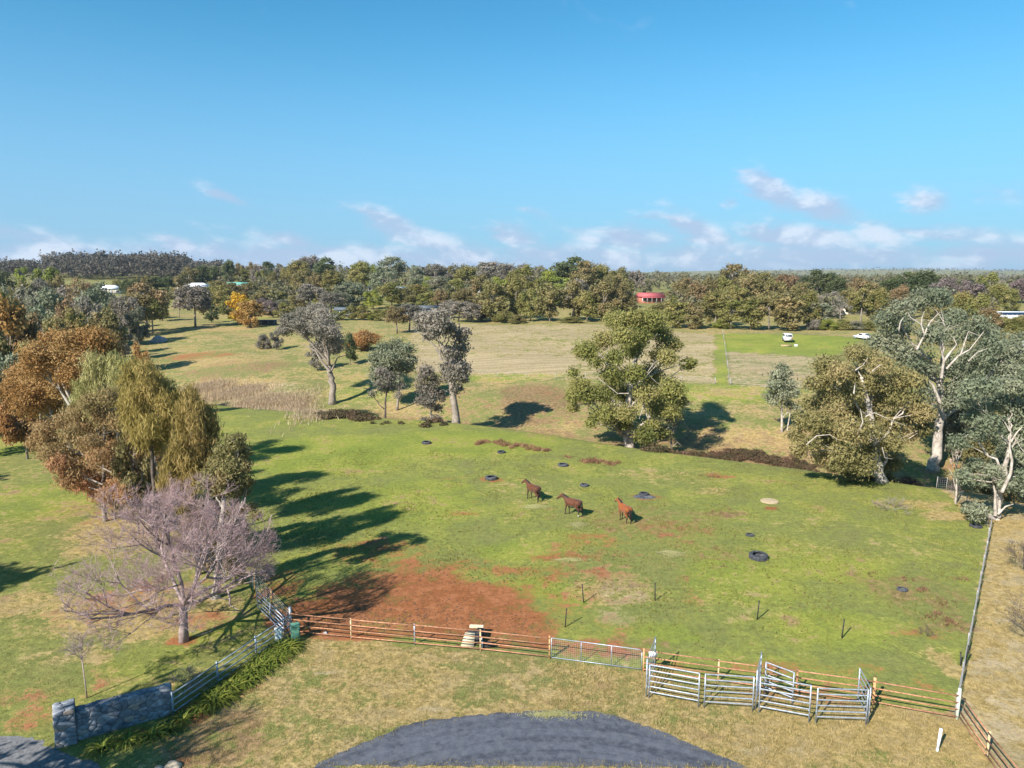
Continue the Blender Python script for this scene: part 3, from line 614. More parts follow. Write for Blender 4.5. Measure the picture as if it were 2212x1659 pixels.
photo_tree('gum_tree', 'wide red-brown gum with many thin white leaning stems beside the garden lawn', 322, 56,
    [(1130, 2050), (1100, 1900), (1060, 1780)],
    rr_([(500, 1390), (350, 1460), (400, 1560), (650, 1430), (800, 1380), (550, 1510), (700, 1560), (850, 1510), (480, 1660), (600, 1660), (450, 1730), (560, 1760), (750, 1680), (900, 1630), (1050, 1610), (860, 1760), (700, 1800), (1110, 1680), (1000, 1780), (1200, 1580), (910, 1890), (1000, 1960), (540, 1850), (850, 1970), (1060, 2030), (700, 1250), (850, 1210), (600, 1330), (800, 1330), (920, 1400), (300, 1560), (640, 1880), (780, 1860), (980, 1500), (760, 1480), (1180, 1750), (1100, 1850), (1150, 1950), (950, 2010), (760, 1940), (1220, 1870), (1230, 1680), (400, 1640), (880, 1600), (1080, 1500)], 86),
    LEAF['red'], BARK['white'], .2, .1, Z1, size=0.227, aspect=.3, hang=.45, seed=15, group=G_LEFT, depth=.9, extra=.8, cover=.95, nl=9, limb=.40, low=.02, twig=.03,
    bare=[([(1010, 2040), (860, 1960), (690, 1910)], .09, -2.5), ([(1010, 1920), (960, 1800), (940, 1700)], .08, -2.8), ([(1230, 1930), (1110, 1850), (1100, 1740)], .08, -3), ([(1230, 1860), (1220, 1760), (1200, 1640)], .07, -3), ([(800, 1890), (640, 1820), (560, 1790)], .07, -2.5), ([(880, 1800), (760, 1740), (700, 1700)], .06, -3.)],
    tint=lambda x, y, r: min(1, max(0, (y - 870) / 220 * .8 + r.random() * .5 - .1)))
photo_tree('gum_tree', 'spreading orange-brown gum with forked pale limbs at the left edge of the group', 152, 66,
    [(540, 1900), (545, 1500), (530, 1280)],
    rr_([(380, 770), (280, 860), (420, 880), (550, 840), (650, 745), (720, 800), (600, 930), (450, 1010), (260, 960), (150, 1060), (90, 1160), (250, 1100), (180, 1200), (350, 1150), (560, 1050), (300, 1260), (200, 1290), (420, 1290), (660, 1010), (760, 760), (820, 830), (520, 760), (330, 1040), (480, 1130)], 100),
    LEAF['orange'], BARK['white'], .3, .2, Z1, size=0.252, aspect=.4, hang=.25, seed=16, group=G_LEFT, depth=.85, extra=.4, cover=.95, nl=7, limb=.5, low=.3,
    bare=[([(540, 1270), (460, 1140), (330, 1040)], .13, -3.2), ([(560, 1250), (490, 1110), (450, 960)], .12, -3.4), ([(480, 1180), (440, 1070), (430, 980)], .08, -3.4)])

photo_tree('gum_tree', 'leaning gum with a forked pale trunk standing alone on the creek\'s far slope', 718, 122,
    [(655, 1100), (632, 1030), (625, 960)],
    [(320, 640, 85), (430, 570, 85), (520, 560, 95), (600, 620, 95), (540, 670, 85), (460, 690, 75), (640, 700, 75), (620, 790, 90), (680, 830, 55), (270, 690, 50), (300, 600, 60), (570, 560, 60), (660, 760, 70), (380, 640, 60), (600, 720, 60)],
    LEAF['mauve'], BARK['grey'], .6, .42, Z2, size=.31, aspect=.5, seed=21, depth=.9, extra=.7, cover=1.0, nl=5, limb=.62, low=.8,
    bare=[([(630, 1010), (560, 920), (520, 850), (420, 800)], .3, -.5), ([(645, 1000), (690, 900), (760, 880)], .18, -.5), ([(625, 1000), (600, 860), (560, 780)], .28, .3)])
photo_tree('gum_tree', 'tall ragged gum with leaning dark-based trunk, clumps stacked up its height, on the creek edge', 985, 99,
    [(1600, 1250), (1580, 1130), (1590, 980), (1560, 880), (1500, 800)],
    [(1400, 600, 80), (1500, 590, 85), (1350, 640, 65), (1450, 680, 85), (1400, 730, 50), (1560, 670, 60), (1640, 730, 80), (1650, 820, 70), (1560, 860, 60), (1600, 910, 85), (1550, 970, 70), (1660, 980, 70), (1600, 1030, 85), (1540, 1050, 60), (1670, 1060, 45), (1620, 1140, 50), (1690, 700, 40), (1330, 590, 50), (1480, 620, 60)],
    LEAF['mauve'], BARK['grey'], .55, .2, Z2, size=.4, aspect=.5, seed=22, depth=.9, extra=.5, cover=1.0, nl=6, limb=.5, low=.35,
    bare=[([(1500, 920), (1460, 820), (1380, 760)], .22, -.4), ([(1540, 900), (1600, 800), (1640, 680), (1640, 640)], .16, .3)])
photo_tree('gum_tree', 'dense blue-grey gum with thin trunks behind the creek, left of the tall ragged gum', 857, 118,
    [(1170, 1150), (1160, 1000)],
    [(1050, 830, 75), (1150, 810, 80), (1230, 830, 65), (1000, 900, 65), (1100, 900, 80), (1200, 900, 80), (1260, 920, 50), (1010, 990, 75), (1100, 1000, 85), (1220, 970, 75), (1040, 1070, 65), (1150, 1080, 55), (980, 1040, 50)],
    LEAF['blue'], BARK['grey'], .22, .14, Z2, size=.4, aspect=.5, seed=23, depth=.9, extra=.6, cover=1.05, nl=5)
photo_tree('gum_sapling', 'slim young gum with a thin dark trunk and sparse mauve-grey crown', 832, 99.5,
    [(1062, 1280), (1066, 1200), (1090, 1100)],
    [(960, 1185, 40), (1050, 1140, 52), (1120, 1130, 55), (1010, 1100, 45), (1090, 1050, 55), (1160, 1190, 40), (1030, 1010, 50), (1190, 1120, 40)],
    LEAF['mauve'], BARK['dark'], .16, .09, Z2, size=.28, aspect=.5, seed=24, depth=.8, extra=.2, cover=.6, nl=4)
photo_tree('gum_sapling', 'small grey gum with drooping tufts right beside the tall ragged gum', 931, 99,
    [(1415, 1300), (1410, 1150)],
    [(1380, 1010, 65), (1340, 1060, 55), (1440, 1080, 65), (1350, 1130, 65), (1420, 1160, 75), (1480, 1180, 55), (1340, 1230, 48), (1400, 1250, 58), (1470, 1290, 48), (1500, 1220, 40), (1460, 1390, 50), (1370, 1390, 40)],
    LEAF['mauve'], BARK['grey'], .14, .08, Z2, size=.28, aspect=.5, seed=25, depth=.8, extra=.3, cover=.8, nl=5)
photo_tree('gum_tree', 'big spreading green eucalypt with bare white twigs in the centre of the creek line', 1360, 91,
    [(1010, 1400), (1020, 1200), (1060, 950), (1110, 780)],
    [(930, 610, 100), (1180, 610, 105), (1060, 600, 85), (830, 760, 95), (700, 840, 90), (640, 850, 55), (1050, 830, 95), (1300, 750, 100), (1380, 800, 55), (1320, 900, 75), (1470, 950, 60), (1510, 940, 40), (900, 900, 75), (760, 930, 65), (590, 1010, 50), (900, 1040, 105), (1180, 1040, 110), (1060, 1030, 85), (640, 1120, 80), (590, 1200, 65), (700, 1190, 85), (830, 1180, 95), (1000, 1180, 95), (1150, 1180, 95), (1350, 1150, 100), (1400, 1230, 75), (1250, 1280, 95), (585, 1290, 45), (850, 1340, 95), (1000, 1330, 80), (760, 1370, 60), (720, 1410, 45), (970, 1410, 75), (1350, 1320, 75), (1150, 1500, 85), (1280, 1490, 60), (1200, 1420, 60), (1240, 880, 70), (980, 730, 80), (1120, 730, 80), (1250, 680, 80)],
    LEAF['olive'], BARK['white'], .6, .2, Z3, size=.32, aspect=.42, hang=.25, seed=26, depth=.85, extra=.75, cover=1.05, nl=9, limb=.42, low=.12,
    bare=[([(1330, 1060), (1400, 1010), (1460, 970)], .07, -1), ([(1200, 980), (1240, 880), (1370, 860)], .08, -3), ([(1120, 800), (1160, 740), (1260, 720)], .07, -3), ([(1020, 1180), (930, 1180), (780, 1060), (660, 1060)], .08, -3.4), ([(1100, 1380), (1160, 1200), (1220, 1130)], .07, -3.2), ([(960, 1000), (870, 900), (800, 930)], .07, -3)])
photo_tree('dead_tree', 'small half-dead tree with grey drooping bare branches right under the big central eucalypt', 1452, 89,
    [(1350, 1560), (1350, 1480)],
    [(1370, 1400, 50), (1300, 1450, 45), (1420, 1360, 40), (1330, 1380, 40)],
    LEAF['gum'], BARK['grey'], .16, .08, Z3, size=.3, aspect=.4, seed=27, depth=.7, cover=.4, nl=3,
    bare=[([(1350, 1520), (1400, 1400), (1470, 1420), (1500, 1490)], .06, 0), ([(1350, 1500), (1430, 1380), (1480, 1440), (1470, 1500)], .05, -.6), ([(1350, 1600), (1400, 1560), (1430, 1590)], .05, -.5), ([(1350, 1560), (1300, 1520), (1280, 1560)], .05, -.4)])
photo_tree('gum_tree', 'slender blue-green gum with white stems standing by itself on the far creek bank', 1689, 94,
    [(330, 1350), (325, 1200), (330, 1100)],
    [(330, 980, 48), (300, 1040, 58), (380, 1020, 48), (280, 1120, 65), (380, 1110, 65), (240, 1200, 55), (330, 1190, 65), (420, 1180, 48), (270, 1250, 40), (440, 1290, 38), (380, 1260, 40)],
    LEAF['blue'], BARK['white'], .17, .08, Z4, size=.34, aspect=.45, seed=28, depth=.9, extra=.5, cover=.9, nl=5, bare=[([(370, 1470), (400, 1300), (440, 1240)], .1, .3)])
photo_tree('gum_tree', 'huge pale-limbed gum with white trunk and blue-green crown at the right of the creek', 2014, 80,
    [(1530, 1650), (1555, 1450), (1560, 1250), (1570, 1080), (1585, 900)],
    [(1150, 600, 100), (1250, 520, 95), (1400, 450, 95), (1550, 430, 100), (1150, 760, 95), (1060, 780, 75), (1250, 680, 85), (1300, 610, 75), (1250, 850, 105), (1400, 900, 100), (1500, 720, 90), (1600, 620, 90), (1700, 580, 85), (1350, 960, 85), (1480, 990, 80), (1650, 750, 90), (1760, 700, 100), (1850, 640, 95), (1700, 1000, 105), (1850, 900, 115), (1950, 800, 115), (1980, 960, 115), (2080, 850, 105), (2150, 760, 90), (1800, 1060, 100), (1650, 1130, 75), (2100, 1000, 105), (1950, 700, 90), (2200, 900, 100), (1450, 1180, 70), (1440, 1280, 70), (1640, 1250, 70), (2230, 1040, 90)],
    LEAF['blue'], BARK['white'], .62, .26, Z4, size=.33, aspect=.45, hang=.2, seed=29, depth=.65, extra=.3, cover=.85, nl=9, limb=.5, low=.25,
    bare=[([(1570, 1060), (1590, 920), (1560, 800), (1560, 750)], .17, -5.2), ([(1590, 930), (1640, 860), (1690, 800), (1660, 740)], .15, -5.2), ([(1610, 990), (1700, 890), (1790, 840), (1900, 700)], .12, -5.4), ([(1380, 840), (1440, 720), (1410, 640), (1330, 590), (1310, 550)], .12, -5.4),
          ([(1440, 720), (1480, 630), (1545, 560)], .11, -5.4), ([(1415, 650), (1420, 590), (1440, 540)], .09, -5.4), ([(1400, 830), (1360, 800)], .1, -5), ([(1240, 690), (1250, 630), (1280, 580)], .08, -5), ([(1720, 880), (1760, 760), (1780, 700), (1870, 730)], .09, -5.4), ([(1560, 1250), (1500, 1110), (1470, 1080)], .2, -3), ([(1780, 930), (1850, 860), (1930, 830)], .07, -5.4)])
photo_tree('wattle_tree', 'massive olive-brown wattle whose crown hangs to the ground, left of the pale gum', 1905, 67.5,
    [(1060, 1700), (1040, 1500), (1000, 1250), (950, 1050)],
    [(900, 860, 85), (680, 960, 95), (1000, 900, 75), (560, 1100, 65), (650, 1080, 85), (780, 1010, 95), (900, 1040, 95), (1100, 960, 85), (1250, 1050, 100), (1350, 1080, 85), (1050, 1100, 105), (850, 1160, 110), (680, 1200, 95), (550, 1260, 75), (480, 1380, 80), (440, 1500, 70), (600, 1400, 105), (750, 1330, 105), (900, 1300, 105), (1050, 1250, 105), (1200, 1200, 105), (1350, 1220, 85), (1420, 1330, 85), (1440, 1450, 70), (1300, 1350, 105), (1150, 1400, 105), (1000, 1450, 105), (850, 1480, 105), (700, 1530, 105), (560, 1560, 80), (460, 1620, 60), (1000, 1600, 105), (1180, 1560, 100), (1330, 1500, 80), (800, 1650, 95), (640, 1680, 80), (950, 1730, 110), (1180, 1720, 90), (760, 1740, 80), (1010, 1840, 95), (1150, 1850, 80), (1180, 1900, 60), (880, 1830, 70)],
    LEAF['wattle'], BARK['white'], .5, .16, Z4, size=.30, aspect=.38, hang=.25, seed=30, depth=.75, extra=.55, cover=.95, nl=10, limb=.4, low=.05,
    bare=[([(900, 1000), (960, 960), (1000, 900)], .06, -4.2), ([(1030, 1010), (1090, 960), (1120, 970)], .06, -4.4), ([(520, 1580), (600, 1510), (700, 1500), (800, 1560)], .07, -3.8), ([(980, 1360), (1050, 1330), (1160, 1380), (1290, 1430)], .06, -4.6), ([(890, 1180), (900, 1100)], .08, -4.4), ([(920, 1500), (960, 1400), (940, 1300)], .09, -4.4), ([(1110, 1600), (1130, 1680), (1190, 1690)], .06, -4.2)])
photo_tree('gum_tree', 'many-stemmed gum with pale trunks at the top of the right-hand wire fence', 2150, 56.5,
    [(1995, 2150), (2010, 2050), (2040, 1900), (2080, 1700), (2110, 1500)],
    [(1800, 1150, 95), (1950, 1120, 100), (2100, 1110, 105), (2210, 1150, 95), (1760, 1250, 65), (1900, 1280, 95), (2050, 1250, 105), (2180, 1300, 105), (1800, 1370, 75), (1950, 1400, 85), (2100, 1420, 95), (1850, 1500, 75), (2200, 1450, 85), (2000, 1530, 75), (1900, 1861, 80), (1830, 1730, 75), (1980, 1781, 75), (1850, 2090, 85), (1930, 2110, 60), (1790, 2080, 50), (2200, 1811, 65), (2280, 1300, 100), (2300, 1500, 100), (2260, 1680, 80), (2060, 1880, 60), (2150, 1900, 70), (1780, 1900, 60), (2100, 1640, 70), (1700, 1560, 70), (1740, 1820, 60), (2240, 1980, 70)],
    LEAF['blue'], BARK['white'], .36, .12, Z4, size=.26, aspect=.45, hang=.25, seed=31, depth=.75, extra=.4, cover=.85, nl=8, limb=.55, low=.05,
    bare=[([(1990, 2130), (1990, 1950), (1965, 1850)], .15, -.5), ([(2020, 2100), (2030, 1880), (2040, 1750)], .13, -.4), ([(2040, 1950), (2110, 1800), (2120, 1700), (2100, 1600), (2110, 1480), (2090, 1380)], .14, -2.2), ([(2110, 1560), (2160, 1480), (2200, 1440)], .08, -2.2), ([(2010, 2120), (2070, 2060), (2130, 2040)], .1, -.6), ([(2100, 1470), (2060, 1400), (2020, 1360)], .06, -2.4)])
photo_tree('dead_sapling', 'leafless white-stemmed sapling with a dark base, between the wattle and the many-stemmed gum', 2064, 60.5,
    [(1690, 1900), (1690, 1750)],
    [(1690, 1640, 12), (1640, 1700, 10), (1740, 1720, 10)],
    LEAF['twig'], BARK['white'], .09, .05, Z4, size=.2, aspect=.2, seed=32, depth=.7, cover=.3, nl=3,
    bare=[([(1685, 1930), (1650, 1800), (1620, 1740)], .05, 0), ([(1690, 1850), (1750, 1760), (1770, 1700)], .045, .2), ([(1690, 1780), (1685, 1650), (1690, 1580)], .045, 0), ([(1690, 1720), (1720, 1660), (1740, 1600)], .035, -.3), ([(1690, 1760), (1660, 1680), (1650, 1620)], .035, -.2)])

# ---- leafless garden tree: recursive branching
def bare_tree(name, label, P, height, spread, r0, seed, levels=6, bark='mauve', trunk_h=.23, group=None, twigs=True, cat='bare tree', rmin=.005, dense=0, dome=None):
    rng = np.random.default_rng(seed); trunk = MB(); tw = MB(); fine_seg = []
    top = np.array([rng.normal() * .1, rng.normal() * .1, height * trunk_h])
    trunk.tube([(0, 0, -.1), (top[0] * .3, top[1] * .3, top[2] * .4), tuple(top)], [r0 * 1.3, r0, r0 * .88], 9)
    def grow(p, d, L, r, lev):
        n = 5; pts = [p]; q = p.copy(); dd = d.copy()
        for _ in range(n - 1):
            dd = dd + rng.normal(size=3) * .11 + np.array([0, 0, .05 if lev > 1 else .03]); dd /= np.linalg.norm(dd); q = q + dd * L / (n - 1); pts.append(q.copy())
        if dome is not None:
            for j in range(1, n):
                if (((pts[j][0] - dome[3]) / dome[0]) ** 2 + (pts[j][1] / dome[0]) ** 2 + ((pts[j][2] - dome[1]) / dome[2]) ** 2) > 1 + .25 * rng.random():
                    for i in range(j, n): pts[i] = pts[j - 1] + (pts[i] - pts[j - 1]) * .12
                    if j == 1 and lev > 1: return
                    break
        if lev <= 3: trunk.tube(pts, np.linspace(r, r * .55, n), 6 if lev < 2 else 4, cap=False)
        else: fine_seg.append((np.array(pts), r))
        if lev >= levels: return
        k = int(rng.integers(4, 6)) if lev < levels - 1 else int(rng.integers(4 + dense, 7 + dense))
        for i in range(k):
            f = .3 + .7 * (i + rng.random()) / k; j = min(n - 1, max(1, int(round(f * (n - 1))))); s = pts[j]
            nd = dd + rng.normal(size=3) * (.62 if lev else .5); nd[2] = nd[2] * .75 + .12; nd /= np.linalg.norm(nd)
            grow(s, nd, L * (.52 + .2 * rng.random()), max(r * .5, rmin), lev + 1)
    m = 7
    for i in range(m):
        a = i / m * 6.283 + rng.random() * .5; out = (.9 if i % 2 else .55) + .2 * rng.random()
        d = np.array([math.cos(a) * out * spread / height * 1.5, math.sin(a) * out * spread / height * 1.5, .42 + .5 * rng.random() * (1 if i % 2 == 0 else .25)]); d /= np.linalg.norm(d)
        if i < 1: d = np.array([.1, .05, 1.0])
        grow(top - np.array([0, 0, .15]), d, spread * .52 * (.85 + .25 * rng.random()), r0 * .5, 0)
    o = empty(name, P, label, cat, group)
    trunk.build('trunk', BARK[bark] if bark in BARK else bark, o, smooth=True)
    if fine_seg:
        A = np.array([q[0][[0, 2, 4]] for q in fine_seg]); rd = np.array([q[1] for q in fine_seg]); n = len(A)
        t = A[:, 2] - A[:, 0]; u = np.cross(t, [.3, .2, .93]); u /= np.linalg.norm(u, axis=1, keepdims=True) + 1e-9; v = np.cross(t, u); v /= np.linalg.norm(v, axis=1, keepdims=True) + 1e-9
        V = np.stack([A[:, j] + (u * math.cos(k * 2.094) + v * math.sin(k * 2.094)) * (rd * (1, .8, .4)[j])[:, None] for j in range(3) for k in range(3)], 1).reshape(-1, 3)
        f = np.array([(j * 3 + k, j * 3 + (k + 1) % 3, j * 3 + 3 + (k + 1) % 3, j * 3 + 3 + k) for j in range(2) for k in range(3)])
        mobj('crown', np_mesh('crown', V, (np.arange(n)[:, None, None] * 9 + f[None]).reshape(-1, 4), LEAF['twig'], rng.random(n).repeat(9)), o)
    return o
o = bare_tree('bare_tree', 'leafless spreading garden tree with mauve twigs and a pale trunk', at(397, 1385), 9.6, 9.6, .23, 5, levels=5, rmin=.007, dense=5, dome=(5.5, 4.8, 4.4, .7))
o.rotation_euler = (0, 0, math.pi)
# ------------------------------------------------------------------ trees of the belt behind the fields: shapes of height 1, copied
def proto(shape, seed):
    rng = np.random.default_rng(seed); C = []; Rr = []
    if shape == 'gum':      z0, z1, w, n, rc = .42, .97, .36, 26, .105
    elif shape == 'round':  z0, z1, w, n, rc = .16, .97, .40, 34, .115
    elif shape == 'column': z0, z1, w, n, rc = .10, .98, .24, 28, .095
    elif shape == 'bush':   z0, z1, w, n, rc = .08, .90, .50, 30, .16
    elif shape == 'open':   z0, z1, w, n, rc = .40, .97, .42, 20, .085
    while len(C) < n:
        u = rng.random(); z = z0 + (z1 - z0) * u
        if shape in ('gum', 'open'): prof = math.sqrt(max(0, 1 - (2 * u - .8) ** 2 / 1.5))
        elif shape == 'column': prof = math.sin(math.pi * min(1, .12 + .8 * u)) ** .6
        elif shape == 'bush': prof = math.sqrt(max(0, 1 - u * u))
        else: prof = math.sqrt(max(0, 1 - (2 * u - .9) ** 2 / 1.25))
        a = rng.random() * 6.283; r = w * prof * (rng.random() ** .45); c = np.array([r * math.cos(a), r * math.sin(a), z])
        if all(np.linalg.norm(c - q) > rc * .72 for q in C): C.append(c); Rr.append(rc * (.8 + .5 * rng.random()))
        elif rng.random() < .02: C.append(c); Rr.append(rc * .8)
    mb = MB(); ht = z0 + (z1 - z0) * .3
    k = np.array([rng.normal() * .02, rng.normal() * .02, 0])
    mb.tube([(0, 0, -.03), tuple(k + [0, 0, ht * .5]), tuple(k * 1.5 + [0, 0, ht]), tuple(k * 2 + [0, 0, (z0 + z1) / 2 + .1])], [.028, .02, .015, .006], 6)
    for c in C[:14]:
        s = np.array([k[0] * 1.5, k[1] * 1.5, ht * (.8 + .5 * rng.random())]); mb.tube(bez(s, (s + c) / 2 + [0, 0, .03], c, 4), [.011, .008, .006, .003], 4, cap=False)
    V, F, t = leaves(rng, C, Rr, .052, .55, .85 if shape != 'open' else .6, .1, .85, .85)
    return mb, (V, F, t)
PROTO = {}
BARKKEY = {'gum': 'grey', 'round': 'grey', 'column': 'grey', 'bush': 'dark', 'open': 'white'}
for sh in ('gum', 'round', 'column', 'bush', 'open'):
    for v in range(3):
        mb, (V, F, t) = proto(sh, 100 + 17 * v + len(sh) * 5)
        PROTO[sh, v] = (mb.mesh('trunk_' + sh, BARK[BARKKEY[sh]], True), np_mesh('crown_' + sh, V, F, LEAF['olive'], t))
_cnt = [0]
def belt_tree(name, label, P, h, w, shape, leaf, cat='tree', group=None, bark=None):
    _cnt[0] += 1; rg = random.Random(_cnt[0] * 7 + 3)
    tm, cm = PROTO[shape, rg.randrange(3)]
    o = empty(name, P, label, cat, group, rz=rg.uniform(0, 6.28))
    base_w = {'gum': .84, 'round': .94, 'column': .60, 'bush': 1.2, 'open': .95}[shape]
    s = w / base_w; o.scale = (s, s, h)
    for nm, me, mt in (('trunk', tm, bark), ('crown', cm, leaf)):
        c = link(bpy.data.objects.new(nm, me), o)
        if mt is not None: c.material_slots[0].link = 'OBJECT'; c.material_slots[0].material = mt
    return o
KIND = {'o': ('olive', 'olive-green'), 'b': ('brown', 'brown-green'), 'm': ('mauve', 'mauve-grey'), 'g': ('gum', 'grey-green'), 'u': ('blue', 'blue-green'), 'd': ('dark', 'dark green'),
        'l': ('lime', 'bright green'), 'r': ('rust', 'reddish-brown'), 'y': ('yellow', 'golden-yellow'), 'n': ('orange', 'orange-brown'), 't': ('wtwig', 'leafless mauve')}
SHP = {'G': ('gum', 'gum tree'), 'R': ('round', 'round-crowned tree'), 'C': ('column', 'upright tree'), 'B': ('bush', 'low bush'), 'O': ('open', 'thin open tree')}
ORD = ['first', 'second', 'third', 'fourth', 'fifth', 'sixth', 'seventh', 'eighth', 'ninth', 'tenth', 'eleventh', 'twelfth', 'thirteenth', 'fourteenth']
NAMES = {'G': 'gum_tree', 'R': 'round_tree', 'C': 'upright_tree', 'B': 'bush', 'O': 'thin_tree'}
